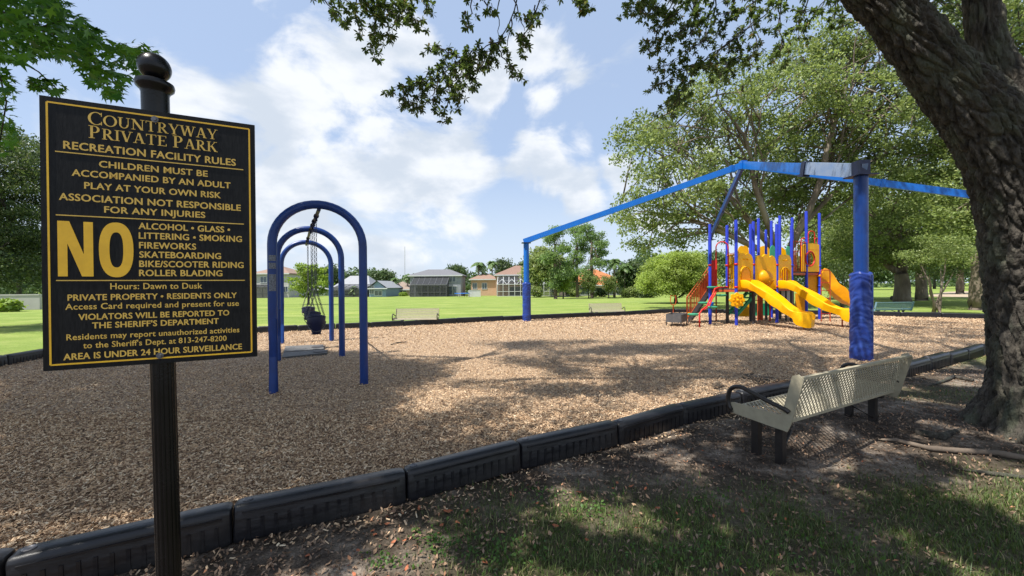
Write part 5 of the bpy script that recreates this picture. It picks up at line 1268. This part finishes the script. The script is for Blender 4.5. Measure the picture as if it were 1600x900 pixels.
# grey roof, blue gable house
r, x0, x1, zg, ze = house('blue_gabled_house', 517, 577, 452, 431, 104, (.25,.27,.30), (.33,.34,.36), 'single-storey house with a big pale grey roof seen between arches', dep=13, win=((530,457,2,1.6),(545,457,2,1.6),(566,457,2,1.6)), ridge=3)
cage(r, hp(520,462,99).x, hp(572,462,99).x, 99, zg, 2.4, .8, 6, M('dark_cage_frame', (.08,.08,.09), None, 5, .5), 4.5)
r, x0, x1, zg, ze = house('blue_gable_wing', 577, 603, 450, 439, 99, (.22,.31,.42), (.33,.34,.36), 'small steel-blue gable wing with white window at the right of the big grey roof', dep=14, win=((581,453,1.0,2.0),(591,458,1.8,1.2)), gable=True)
r, x0, x1, zg, ze = house('tan_roofed_house', 600, 642, 452, 440, 112, (.45,.36,.28), (.30,.23,.18), 'low house with tan shingle roof beside the two-storey grey house', dep=11, win=((629,458,2,1.6),(612,458,1.4,2.2)))
# beige house at left, behind sign edge
r, x0, x1, zg, ze = house('beige_two_storey_house', 395, 451, 427, 416, 98, (.48,.47,.44), (.30,.20,.15), 'beige two-storey house with brown roof at the left behind the arches', win=((412,437,1.5,1.5),(433,437,1.5,1.5),(446,452,1.2,1.4),(433,454,2,2)))
cage(r, hp(380,462,95).x, hp(430,462,95).x, 95, zg, 2.6, .6, 5, M('dark_cage_frame_left', (.08,.08,.09), None, 5, .5), 3)
r, x0, x1, zg, ze = house('pale_low_house', 455, 508, 453, 446, 118, (.42,.46,.46), (.34,.36,.36), 'pale low house behind the yellow-green tree in the arches', win=((500,457,1.6,1.2),))
# peach house
r, x0, x1, zg, ze = house('peach_two_storey_house', 775, 845, 429, 415, 100, (.58,.40,.29), (.26,.16,.12), 'peach two-storey house with brown hip roof left of the thin far blue post', win=((796,436,2.6,1.3),(817,437,1.6,1.3),(838,436,1.6,1.4),(785,438,1.0,1.4),(806,455,3,2.2)))
cage(r, hp(777,462,94).x, hp(868,462,94).x, 94, zg, 2.9, 2.0, 10, whitep, 5.8)
zz = MB(); xs = np.linspace(hp(777,462,94).x, hp(868,462,94).x, 7)
for i, x in enumerate(xs[:-1]):
    zz.bar((x, 94.05, zg+2.9), ((x+xs[i+1])/2, 95.8, zg+4.2), .07, .07); zz.bar(((x+xs[i+1])/2, 95.8, zg+4.2), (xs[i+1], 94.05, zg+2.9), .07, .07)
zz.build('cage_roof_truss', whitep, r)
house('peach_wing_house', 736, 778, 436, 426, 104, (.56,.36,.24), (.30,.19,.14), 'lower peach wing beside the pair of palms', win=((742,447,1,1.6),(757,447,1.2,1.6)))
# tiled roof house
r, x0, x1, zg, ze = house('orange_tiled_house', 884, 985, 445, 421, 92, (.42,.35,.31), (.50,.17,.06), 'long low house with orange tiled roof behind the pines', dep=13, win=((900,455,2,1.8),(914,455,2,1.8),(934,455,1.4,1.8),(952,454,2,2),(970,455,2,1.8)), ridge=7)
cage(r, hp(862,462,86).x, hp(900,462,86).x, 86, zg, 2.9, 1.2, 6, whitep, 5)
# white fence, antenna, wall
fr = empty('white_fence', (hp(741,462,90).x, 90, gh(0,90)), 'white vinyl fence between the grey and peach houses', 'fence')
x0 = hp(733,462,90).x; x1 = hp(750,462,90).x; zg = gh(0,90)
for i in range(9):
    x = x0 + (x1-x0)*i/8; MB().box((x, 90, zg+.75), ((x1-x0)/8*.93, .05, 1.5)).build('board', whitep, fr)
MB().box(((x0+x1)/2, 89.95, zg+1.5), (x1-x0, .06, .1)).build('rail', whitep, fr)
p = hp(632.5, 440, 150); t = hp(632.5, 385, 150); mb = MB(); mb.tube([Vector((p.x,p.y,-1)), t], .10, 6)
for q in range(12): z = t.z*(.4+.05*q); mb.box((p.x, p.y, z), (.5,.12,.06))
tag(mb.build('radio_mast', whitep, None), 'thin white radio mast rising behind the tan roofed house', 'mast')
wl = empty('boundary_wall', gnd(20,482), 'pale grey rendered wall at the left edge beyond the lawn', 'wall'); wl.location.z = 0
a = at(-160,482,32); b_ = at(64,480,33.5); mb = MB(); mb.bar(Vector((a.x,a.y,.52)), Vector((b_.x,b_.y,.52)), .2, 1.2); mb.build('wall', stucco('grey_render', (.42,.41,.39)), wl)
mb = MB(); mb.bar(Vector((a.x,a.y,1.16)), Vector((b_.x,b_.y,1.16)), .28, .09); mb.build('coping', stucco('coping_render', (.48,.47,.45)), wl)
# trampoline by the fence (blue rim) and golf buggy far right
tr_ = empty('trampoline', (hp(722,462,88).x, 88, gh(0,88)), 'low blue-rimmed trampoline right of the two-storey grey house', 'trampoline'); c = tr_.location.copy()
MB().tube([c + Vector((1.6*math.cos(t), 1.6*math.sin(t), .8)) for t in np.linspace(0, 2*PI, 25)[:-1]], .09, 6, closed=True).build('rim_pad', blue_beam, tr_)
MB().lathe(c+UP*.78, [(1.5,-.01),(1.5,.01)], 24).build('bouncing_mat', dkmetal, tr_)
for k in range(6): t = k*PI/3+.3; MB().tube([c + Vector((1.6*math.cos(t),1.6*math.sin(t),0)), c + Vector((1.6*math.cos(t),1.6*math.sin(t),.8))], .04, 6).build('leg', steel, tr_)
def buggy():
    c = at(1402, 462, 38); c.z = gh(c.x, c.y); g = empty('golf_bag_cart', c, 'dark push cart with white frame standing beside the dark oak trunk', 'golf cart')
    for dx in (-.45, .45): MB().tube([c+Vector((dx,-.05,.22)), c+Vector((dx,.05,.22))], .22, 16).build('wheel', dkmetal, g)
    MB().tube([c+Vector((-.3,0,.3)), c+Vector((.0,0,.85)), c+Vector((.15,0,.95))], [.16,.17,.12], 10).build('bag', dkmetal, g)
    MB().tube([c+Vector((.4,0,.25)), c+Vector((1.2,0,.45)), c+Vector((1.35,0,.8))], .035, 6).build('handle', whitep, g)
    MB().tube([c+Vector((-.45,0,.22)), c+Vector((.45,0,.22))], .03, 6).build('axle', steel, g)
buggy()

# ---------------------------------------------------------------- the near oak at right
def bark_tube(path, radii, seg, step, depth=.03, flare=0):
    pts = []; rs = []; n = len(path); P_ = [Vector(p) for p in path]
    tot = 0
    for i in range(n-1):
        a, b, c, d = P_[max(i-1,0)], P_[i], P_[i+1], P_[min(i+2,n-1)]; k = max(2, int((c-b).length/step))
        for q in range(k):
            t = q/k; pts.append(.5*((2*b)+(c-a)*t+(2*a-5*b+4*c-d)*t*t+(3*b-a-3*c+d)*t**3)); rs.append(radii[i]*(1-t)+radii[i+1]*t)
    pts.append(P_[-1]); rs.append(radii[-1])
    V = []; prev = None; s = 0
    for i, p in enumerate(pts):
        d = (pts[min(i+1,len(pts)-1)]-pts[max(i-1,0)]).normalized()
        a = frame_of(d)[0] if prev is None else (prev - d*prev.dot(d)).normalized(); b = d.cross(a); prev = a
        if i: s += (p-pts[i-1]).length
        for j in range(seg):
            t = 2*PI*j/seg; cx, cy = math.cos(t), math.sin(t); R_ = rs[i]
            q = Vector((cx*R_*9.5, cy*R_*9.5, s*2.1)); w = noise.noise(q*.45)*.9
            q2 = Vector((cx*R_*15+w*1.4, cy*R_*15-w*1.4, s*3.0+w*1.3))
            v = noise.voronoi(q2)[0]; rid = min(1, max(0, (v[1]-v[0])*3.4))**.7              # plates between furrows
            fine = noise.noise(Vector((cx*R_*38, cy*R_*38, s*14))) + .8*noise.noise(Vector((cx*R_*80, cy*R_*80, s*50)))
            big = noise.noise(Vector((cx*1.3, cy*1.3, s*.7)))*.06
            r = R_*(1+big) + depth*(rid-.5) + depth*.38*fine
            if flare and s < 1.0: r += flare*max(0, 1-s/1.0)**2.2*(.6+.7*abs(math.sin(2.5*t+.6)))
            V.append(tuple(p + (a*cx + b*cy)*r))
    m_ = len(pts); I = np.arange(m_*seg).reshape(m_, seg); J = np.roll(I, -1, 1)
    Fq = np.stack([I[:-1], J[:-1], J[1:], I[1:]], -1).reshape(-1, 4)
    return np.array(V), Fq
def near_oak():
    base = Vector((5.50, 3.96, 0)); root = empty('near_oak_tree', base, 'massive dark furrowed oak trunk leaning over the bench at right', 'tree')
    V, Fq = bark_tube([(5.52,3.96,-.1),(5.50,3.96,.5),(5.45,3.96,1.1),(5.40,3.98,1.8),(5.24,4.0,2.45),(4.88,4.0,3.12),(4.32,4.05,3.87),(3.78,4.1,4.6),(3.2,4.3,5.5),(2.2,4.8,6.8),(.6,5.0,8.0)],
                      [.50,.47,.455,.43,.375,.30,.225,.20,.185,.15,.10], 230, .02, .046, .30)
    o = npmesh('trunk', V, Fq, bark, root); o.data.shade_smooth()
    V, Fq = bark_tube([(5.42,4.0,1.7),(5.72,4.1,2.5),(5.62,4.3,3.4),(5.28,4.4,4.2),(5.18,4.4,4.9),(5.0,4.6,6.2),(5.1,4.9,7.5)], [.30,.26,.20,.15,.13,.11,.08], 90, .04, .035)
    o = npmesh('limb', V, Fq, bark, root); o.data.shade_smooth()
    # roots over the soil
    for pl, rr in (([(1372,699,.02),(1400,702,.03),(1450,716,.035),(1500,722,.04),(1560,727,.04),(1640,742,.04)], .026), ([(1490,742,.0),(1540,752,.02),(1600,760,.02),(1680,775,.02)], .018), ([(1500,690,.02),(1470,700,.0),(1430,690,-.01)], .04), ([(1455,605,.02),(1490,590,.03),(1520,596,.03)], .03)):
        pts = []
        for (px, py, z) in pl: g = gnd(px, py); g.z = gh(g.x, g.y) + z*.5; pts.append(g)
        fine = []
        for i in range(len(pts)-1):
            for q in range(5): t = q/5; fine.append(pts[i].lerp(pts[i+1], t) + Vector((noise.noise(Vector((i+t,0,rr*99)))*.03, 0, 0)))
        fine.append(pts[-1]); n = len(fine); MB().tube(fine, [rr*(.35+.65*min(1, i/(n*.4)))*(1+.25*noise.noise(Vector((i*.5,3,1)))) for i in range(n)], 8).build('root', bark_pale if rr == .026 else bark, root, smooth=True)
    # high limbs reaching over the path and the chips (mostly above the frame)
    mb = MB(); arms = []
    for a, b, r in (((3.2,4.3,5.7),(-2.0,2.0,9.0),.15),((2.2,4.8,6.8),(-4.5,4.5,9.5),.14),((3.9,4.1,4.7),(1.5,-1.5,8.2),.16),((5.4,4.3,5.0),(7.0,8.5,10.5),.15),((.6,5.0,8.0),(-6.5,6.5,10.5),.09),((5.35,4.4,5.6),(9,3,9.5),.14),((2.2,4.8,6.8),(3.0,9.0,11),.12),((-2.0,2.0,9.0),(-6,0.5,9.5),.08)):
        arms.append(limb(mb, a, b, r, .02, 8, .06, .08, 8))
    mb.build('limb', bark, root, smooth=True)
    # shade map: foliage stands sunward of the places it shades
    dx, dy = -tosun.x/tosun.z, -tosun.y/tosun.z    # shadow shift per metre of height
    C_ = []
    regions = [  # ground polygon in photo px, clumps, height range
        ([(0,560),(120,556),(400,551),(560,552),(690,578),(688,592),(600,606),(590,640),(640,668),(560,720),(420,770),(200,820),(0,860)], 860, (7.6,9.6)),
        ([(560,700),(700,690),(640,740),(560,760)], 12, (7,9)),
        ([(0,885),(400,800),(800,705),(1150,640),(1400,590),(1600,560),(1600,900),(0,900)], 300, (5.0,6.6)),
        ([(760,535),(900,528),(1060,540),(1320,528),(1325,600),(1160,610),(980,600),(820,575)], 210, (9.2,11.5)),
        ([(720,600),(960,600),(1130,615),(950,650),(740,655)], 14, (8,10)),
        ([(640,660),(950,655),(800,690),(650,735)], 16, (7.5,9)),
        ([(1370,500),(1530,500),(1600,530),(1540,560),(1380,555)], 75, (9.5,12.5)),
        ([(1180,512),(1360,515),(1360,530),(1150,528)], 16, (10.5,12.5))]
    for poly, n, (h0, h1) in regions:
        G_ = [gnd(x, y) for x, y in poly]; P2 = [(g.x, g.y) for g in G_]; xs = [p[0] for p in P2]; ys = [p[1] for p in P2]; k = 0; tries = 0
        while k < n and tries < 40000:
            tries += 1
            x = random.uniform(min(xs), max(xs)); y = random.uniform(min(ys), max(ys))
            if not in_poly(x, y, P2): continue
            fq = 3.0 if n == 300 else 1.5; nv_ = noise.noise(Vector((x*fq, y*fq*1.2, 2.2))) + (.5*noise.noise(Vector((x*.8, y*.9, 7.2))) if n == 300 else 0)
            if nv_ < (.10 if n == 300 else -.05 if n != 860 else -.55): continue
            h = random.uniform(h0, h1); c = Vector((x - dx*h, y - dy*h, h)); q = proj(c) if c.y > .3 else (0,-999,1)
            if q[1] > -35 and q[2] > 0: 
                continue
            C_.append(tuple(c)); k += 1
    # crown over the right and behind, clear of the view
    for i in range(110):
        c = (random.uniform(4.2, 9), random.uniform(-2, 6), random.uniform(6, 9.5)); q = proj(c) if c[1] > .3 else (0,-999,1)
        if q[1] < -40 or q[0] > 1700: C_.append(c)
    C_ = np.array(C_); pos = clump_leaves(C_, np.where(C_[:,2] < 6.61, RNG.uniform(.16,.32,len(C_)), RNG.uniform(.35,.75,len(C_))), 150, .6); V, Fq = leaf_quads(pos, RNG.uniform(.8,1.25,len(pos))*.11, .5)
    npmesh('crown', V, Fq, leaf_near, root)
    mb = MB()
    for i in RNG.choice(len(C_), 160, replace=False):
        c = Vector(C_[i]); b = min((t_[k] for t_ in arms for k in (3,5,7)), key=lambda q: (q-c).length)
        if (b-c).length < 4.5: limb(mb, b, c, .03, .008, 4, .03, .08, 4)
    mb.build('branch', bark, root, smooth=True)
    # visible hanging sprays: twig polylines (px, py) at depth, leaf rosettes along them
    leafm = MB(); leafm.add([(0,0,0),(.30,.17,.03),(.34,-.17,.03),(.70,.16,.02),(.72,-.14,.02),(1,0,-.06),(.5,0,-.03)], [(0,2,6),(0,6,1),(1,6,3),(2,4,6),(6,5,3),(6,4,5)])
    me = bpy.data.meshes.new('leaf'); me.from_pydata(leafm.v, [], leafm.f); me.materials.append(leaf_near); me.update(); LV = np.array(leafm.v); LF = np.array([f for f in leafm.f])
    twigs = MB(); rest = []; big = []
    def rosette(p, axis, k, size):
        axis = axis.normalized(); a, b, _ = frame_of(axis); ph = random.uniform(0, 6.28)
        for i in range(k):
            t = ph + 2*PI*i/k*1.03; d = (a*math.cos(t) + b*math.sin(t) + axis*random.uniform(.15,.9) - UP*.25).normalized(); s = size*random.uniform(.75,1.15)
            n = Vector((random.gauss(0,.5), random.gauss(0,.5), 1)); y = n.cross(d).normalized(); z = d.cross(y)
            big.append((Vector(p), Matrix((d, y*1.3, z)).transposed(), s))
    def spray(pl, Y, size, dens, r=.008, spread=10, dY=.25):
        pts = []
        for i in range(len(pl)-1):
            for q in range(4): t = q/4; pts.append((pl[i][0]*(1-t)+pl[i+1][0]*t + random.uniform(-2,2), pl[i][1]*(1-t)+pl[i+1][1]*t + random.uniform(-2,2)))
        pts.append(pl[-1]); w = [at(x, y, Y + dY*math.sin(i*.5)) for i, (x, y) in enumerate(pts)]; n = len(w)
        twigs.tube(w, [r*(1-.8*i/n)+.0015 for i in range(n)], 5)
        for i in range(n):
            if random.random() > dens: continue
            for _ in range(random.choice((1,2,2))):
                e = at(pts[i][0]+random.uniform(-spread,spread), pts[i][1]+random.uniform(-spread*.6,spread), Y + random.uniform(-dY,dY)); 
                twigs.tube([w[i], (w[i]+e)/2+UP*.01, e], [.0028,.002,.0014], 4); rosette(e, (e-w[i]) + Vector((0,0,-.03)), random.choice((5,6,7,8)), size)
    S1 = [([(815,-30),(800,30),(782,62),(762,72),(742,88),(715,100),(690,105)],.25), ([(800,30),(795,55),(790,75)],.1), ([(742,78),(720,90),(700,80),(680,75),(668,78)],1), ([(720,95),(700,110),(685,130),(676,150),(690,175),(690,186)],1),
          ([(735,90),(722,110),(712,125),(700,140),(712,160)],1), ([(690,105),(672,115),(660,126),(645,133),(625,135),(610,140)],.8), ([(672,118),(665,140),(650,155),(657,175)],1), ([(655,130),(640,140),(632,155),(648,165)],1), ([(748,75),(760,90),(752,105),(735,118)],1), ([(742,88),(736,104),(730,120),(712,140)],1), ([(700,100),(705,128),(722,150),(712,170)],1),
          ([(782,62),(772,78),(755,85)],.5), ([(778,70),(785,90),(800,105),(810,120)],1), ([(765,78),(770,95),(762,110)],.9), ([(725,84),(735,130),(742,134)],.35),
          ([(500,-15),(512,8),(528,25),(540,42)],.9), ([(560,-10),(552,18),(560,40),(562,52)],.9), ([(590,-15),(588,18),(585,38),(584,60),(580,72),(585,88)],1), ([(600,-10),(602,25),(608,50),(600,64)],1), ([(620,-12),(630,15),(648,30),(660,42)],1), ([(650,-15),(662,5),(672,18)],1), ([(585,-5),(600,12),(620,22),(640,34)],1), ([(570,0),(580,20),(600,30)],1), ([(610,0),(622,12),(640,18)],1), ([(484,-15),(486,2)],.6), ([(530,-10),(545,5),(560,12)],.8), ([(640,-5),(625,20),(615,36)],.9),
          ([(782,-20),(778,20),(780,60)],.0), ([(740,-20),(736,20),(728,40),(735,48)],.5), ([(850,-20),(835,25),(820,50),(812,62),(828,72)],.35), ([(835,10),(838,30),(830,38)],.8), ([(800,-10),(812,30),(820,48)],.0), ([(880,-15),(895,4),(905,12)],.9), ([(905,-10),(915,6),(918,14)],.9), ([(758,0),(765,25),(768,5)],.3), ([(818,50),(815,66),(824,78)],.9)]
    for pl, dn in S1: spray(pl, 5.0, .068, dn)
    S2 = [([(1250,-20),(1190,20),(1150,60),(1110,85),(1080,110),(1065,140),(1055,165),(1015,178)],.8), ([(980,-20),(985,10),(1010,20),(1030,5)],1), ([(1000,-10),(1020,15),(1045,30),(1060,20)],1), ([(1060,-10),(1050,20),(1035,40),(1020,70),(1010,72)],.9), ([(1100,-10),(1085,20),(1070,45),(1050,60),(1030,75)],1), ([(1120,0),(1110,40),(1100,65),(1075,80),(1050,100),(1020,110)],.9), ([(1150,-10),(1140,30),(1120,60)],1),
          ([(1180,0),(1175,35),(1190,70),(1170,95)],1), ([(1220,0),(1215,40),(1225,70),(1210,95)],1), ([(1260,-10),(1245,30),(1250,60)],1), ([(1090,100),(1060,110),(1035,125),(1018,140)],.9), ([(1070,120),(1055,140),(1050,158)],.9), ([(1150,60),(1160,85),(1135,105),(1125,120)],1), ([(1300,-20),(1280,15),(1250,20)],1), ([(1310,-10),(1300,25),(1320,40)],1), ([(1020,-12),(1000,5),(985,25)],.9), ([(1075,-5),(1090,30),(1080,55)],1), ([(1200,-10),(1160,15),(1130,25)],1), ([(1140,100),(1120,95),(1100,110)],.7)]
    for pl, dn in S2:
        for rep in range(2): spray([(x+random.uniform(-7,7)*rep, y+random.uniform(-6,6)*rep) for x, y in pl], 6.6, .074, dn, .010, 13, .5)
    # foliage behind the trunk at the upper right
    S3 = [([(1420,-10),(1440,30),(1470,60),(1500,80)],.9), ([(1480,-10),(1500,30),(1530,60)],1), ([(1600,20),(1570,50),(1550,90)],.9), ([(1600,100),(1575,120),(1560,160)],.8), ([(1460,0),(1490,15),(1520,20)],.9)]
    for pl, dn in S3*3: spray([(x+random.uniform(-25,25), y+random.uniform(-15,15)) for x, y in pl], 7.8, .08, dn, .01, 20, .6)
    twigs.build('twig', bark, root)
    order = sorted(range(len(big)), key=lambda i: big[i][0].y/big[i][2]); chosen = set(order[:290]); base_l = wloc(root); Vr = []; Fr = []
    for i, (p, m_, s) in enumerate(big):
        if i in chosen:
            o = bpy.data.objects.new('leaf', me); COL.objects.link(o); o.parent = root; mm = m_.to_4x4() @ Matrix.Scale(s, 4); mm.translation = p - base_l; o.matrix_local = mm
        else:
            A_ = np.array(m_)*s; k = len(Vr)*7; Vr.append(LV @ A_.T + np.array(p)); Fr.append(LF + k)
    npmesh('leaf_mass', np.concatenate(Vr), np.concatenate(Fr), leaf_near, root, kind='stuff')
near_oak()

# ---------------------------------------------------------------- sweetgum branch, upper left
def sweetgum():
    base = Vector((-9.0, 1.5, 0)); root = empty('sweetgum_tree', base, 'leafy branch of star-shaped bright green leaves reaching in at upper left', 'tree')
    mb = MB(); mb.tube([base, base+Vector((.1,.1,2.5)), base+Vector((.2,.3,5.5)), base+Vector((.3,.3,8))], [.25,.2,.15,.08], 12)
    pts = []; lob = [0, 40, -40, 85, -85]
    V0 = [(0,0,0)]; ring = []
    for k in range(11):
        a = -135 + 27*k; r = 1.0 if k % 2 else .42
        if k in (1, 9): r *= .8
        if k == 5: r *= 1.05
        ring.append((r*math.cos(math.radians(a))*.55+.25, r*math.sin(math.radians(a))*.55, -.10*r*r))
    vs = [(.15,0,.02)] + ring; fs = [(0, i, i+1) for i in range(1, 11)]
    me = bpy.data.meshes.new('leaf'); me.from_pydata(vs, [], fs); me.materials.append(leaf_gum); me.update(); LV = np.array(vs); LF = np.array(fs)
    polys = [([(-40,-60),(60,-60),(98,0),(108,18),(150,42),(160,58),(130,62),(120,104),(85,92),(60,88),(30,92),(0,95),(-40,100)], 1500, 3.7, .5),
             ([(120,45),(165,60),(200,68),(245,75),(240,88),(215,105),(225,120),(200,118),(185,150),(150,140),(128,110),(118,80)], 360, 3.6, .3),
             ([(32,122),(62,116),(95,134),(104,148),(80,146),(45,138)], 55, 3.6, .12), ([(-20,100),(14,104),(24,150),(0,160),(-20,160)], 70, 3.8, .3), ([(-30,150),(15,165),(25,210),(5,240),(-30,250)], 110, 4.0, .4)]
    allp = []
    for poly, n, Y, dY in polys:
        xs = [p[0] for p in poly]; ys = [p[1] for p in poly]; k = 0
        while k < n:
            x = random.uniform(min(xs), max(xs)); y = random.uniform(min(ys), max(ys))
            if not in_poly(x, y, poly): continue
            if noise.noise(Vector((x*.06, y*.08, 8.1))) < -.25 and random.random() < .7: continue
            allp.append((at(x, y, Y + random.gauss(0, dY)), random.uniform(.070,.125))); k += 1
    root_l = wloc(root)
    for pl, r in (([(-120,-60),(-20,10),(60,45),(120,60),(180,80),(235,95)],.022), ([(60,45),(100,30),(150,50)],.01), ([(120,60),(150,100),(180,130)],.008), ([(-40,90),(30,95),(60,112),(90,140)],.008), ([(-60,20),(0,40),(40,80)],.012), ([(-40,90),(0,120),(10,160),(0,220)],.008)):
        w = [at(x, y, 3.65) for x, y in pl]
        if pl[0][0] == -120: w = [base+Vector((.15,.2,4.2))] + w
        mb.tube(w, [r*(1-.7*i/len(w))+.001 for i in range(len(w))], 6)
    mb.build('trunk', bark, root, smooth=True)
    order = sorted(range(len(allp)), key=lambda i: -allp[i][1]*(2 if proj(allp[i][0])[0] > 0 else .1)); ch = set(order[:290]); Vr = []; Fr = []
    for i, (p, s) in enumerate(allp):
        t = random.uniform(-1.9, .4) if random.random() < .8 else random.uniform(0, 6.28); d = Vector((math.cos(t), random.uniform(-.5,.5), math.sin(t)*.7)).normalized(); n = Vector((random.gauss(0,.45), -.35+random.gauss(0,.4), .8)); y = n.cross(d).normalized(); z = d.cross(y); M_ = Matrix((d, y, z)).transposed()
        if i in ch:
            o = bpy.data.objects.new('leaf', me); COL.objects.link(o); o.parent = root; mm = M_.to_4x4() @ Matrix.Scale(s, 4); mm.translation = p - root_l; o.matrix_local = mm
        else: A_ = np.array(M_)*s; k = len(Vr)*len(vs); Vr.append(LV @ A_.T + np.array(p)); Fr.append(LF + k)
    npmesh('leaf_mass', np.concatenate(Vr), np.concatenate(Fr), leaf_gum, root, kind='stuff')
    # rest of the crown, out of view to the left
    C_ = in_lobes([((-8.6,1.8,6.5),(2.2,2.2,2.4)), ((-7.4,3.0,8.0),(2.0,2.0,1.6))], 120, .2); C_ = np.array([c for c in C_ if c[1] < .4 or proj(c)[1] < -300 or proj(c)[0] < -300])
    pos = clump_leaves(C_, np.full(len(C_), .8), 50); V, Fq = leaf_quads(pos, RNG.uniform(.8,1.2,len(pos))*.13, .8); npmesh('crown', V, Fq, leaf_gum, root)
sweetgum()

# ---------------------------------------------------------------- grass blades, weeds, leaf litter
def ground_cover():
    pos = []; n = 0; rnd = random.random
    while n < 34000:
        y = random.uniform(1.5, 8.0) if rnd() < .35 else random.uniform(1.5, 3.6); x = random.uniform(-1.3*y, 1.34*y)
        if in_poly(x, y, border) or edge_dist(x, y, near_line + [near_line[-1]]) < .12 if y > 1.5 and in_poly(x, y, border) else False: continue
        g = grassiness(x, y)
        if rnd() > g*g*1.1: 
            n += .25; continue
        pos.append((x, y, gh(x, y) + noise.noise(Vector((x*1.3, y*1.3, 0)))*.018 + noise.noise(Vector((x*6, y*6, 5)))*.008 - .012)); n += 1
    P_ = np.array(pos); n = len(P_); a = RNG.uniform(0, 6.28, n); h = RNG.uniform(.012, .05, n)*(.6+.8*RNG.random(n)); w = RNG.uniform(.0016, .0034, n); lean = RNG.uniform(.2, 1.1, n)*h
    d = np.stack([np.cos(a), np.sin(a), np.zeros(n)], -1); s = np.stack([-np.sin(a), np.cos(a), np.zeros(n)], -1); up_ = np.array([0,0,1])
    p0 = P_ - s*w[:,None]; p1 = P_ + s*w[:,None]; m1 = P_ + d*(lean*.35)[:,None] + up_*(h*.62)[:,None]; p2 = m1 + s*(w*.8)[:,None]; p3 = m1 - s*(w*.8)[:,None]; tip = P_ + d*lean[:,None] + up_*h[:,None]
    V = np.stack([p0,p1,p2,p3,tip], 1).reshape(-1,3); b = np.arange(n)[:,None]*5
    Fq = np.concatenate([b+np.array([0,1,2,3]), b+np.array([3,2,4,4])]) 
    Ft = np.concatenate([b+np.array([0,1,2]), b+np.array([0,2,3]), b+np.array([3,2,4])])
    o = npmesh('grass', V, Ft, bladem, kind='stuff'); tag(o, 'short patchy grass in the foreground under the oak', 'grass')
    # broad-leaved weeds
    pos = []
    for (px, py, r, k) in ((690,850,50,170),(930,800,40,90),(1110,780,40,60),(780,870,60,160),(1000,640,10,10),(860,775,30,60),(1300,850,120,130),(930,640,8,10),(600,880,30,60),(1060,870,80,120)):
        for _ in range(k):
            g = gnd(px+random.gauss(0,r*.6), py+random.gauss(0,r*.25))
            if not in_poly(g.x, g.y, border): pos.append((g.x, g.y, gh(g.x,g.y)+random.uniform(.012,.035)))
    V, Fq = leaf_quads(np.array(pos), RNG.uniform(.018,.035,len(pos)), .6, 1.0); o = npmesh('weeds', V, Fq, weedm, kind='stuff'); tag(o, 'small bright broad-leaved weeds among the foreground grass', 'weeds')
    # litter: fine mass + larger leaves one by one
    pos = []
    while len(pos) < 15000:
        y = random.uniform(1.3, 7.5); x = random.uniform(-1.3*y, 1.34*y)
        if in_poly(x, y, border): continue
        if random.random() < grassiness(x, y)*.75: continue
        pos.append((x, y, gh(x,y) + random.uniform(-.002,.008)))
    V, Fq = leaf_quads(np.array(pos), RNG.uniform(.012,.044,len(pos)), .45, 2.0, .10); o = npmesh('leaf_litter', V, Fq, litter, kind='stuff'); tag(o, 'dry brown leaf litter scattered over the bare soil', 'leaf litter')
    vs = []; 
    for t, w in ((0,.02),(.25,.18),(.5,.26),(.75,.18),(1,.0)): vs += [(t-.5, w, .06*math.sin(t*9)+.05), (t-.5, 0, 0.0), (t-.5, -w, .07*math.cos(t*7))]
    fs = []
    for i in range(4):
        for j in range(2): fs.append((i*3+j, i*3+j+1, i*3+j+4, i*3+j+3))
    cols = [M('rust_leaf', (.42,.13,.05), (.30,.09,.04), 20, .7), M('tan_leaf', (.40,.26,.16), (.28,.17,.10), 20, .75), M('dark_brown_leaf', (.16,.09,.055), (.10,.06,.04), 20, .7)]
    mes = []
    for c in cols: me = bpy.data.meshes.new('fallen_leaf'); me.from_pydata(vs, [], fs); me.materials.append(c); me.update(); mes.append(me)
    spots = [(605,820),(615,848),(632,846),(655,795),(545,885),(560,862),(700,800),(715,818),(730,800),(745,797),(690,822),(590,800),(620,792),(905,770),(1028,795),(930,690),(700,765),(735,775),(935,740),(938,752),(905,733),(1060,683),(1110,672),(1125,678),(980,740),(1140,700),(830,760),(800,775),(650,830),(480,870),(520,840),(760,740),(850,720),(880,700)]
    k = 0
    for i in range(330):
        if i < len(spots): px, py = spots[i]
        else: px = random.uniform(430, 1350); py = random.uniform(0, 1)**1.3*190 + max(900 - px*.245 - 20, 640); 
        g = gnd(px, py)
        if py > 905 or in_poly(g.x, g.y, border) or edge_dist(g.x, g.y, border) < .13: continue
        o = bpy.data.objects.new('fallen_leaf', mes[0 if (i < 14 or random.random() < .2) else random.choice((1,2,1))]); COL.objects.link(o); o.parent = ground
        s = random.uniform(.035,.075) if i < 31 else random.uniform(.022,.05); o.location = (g.x, g.y, gh(g.x,g.y)+.008); o.scale = (s, s, s); o.rotation_euler = (random.gauss(0,.3), random.gauss(0,.3), random.uniform(0,6.28))
ground_cover()
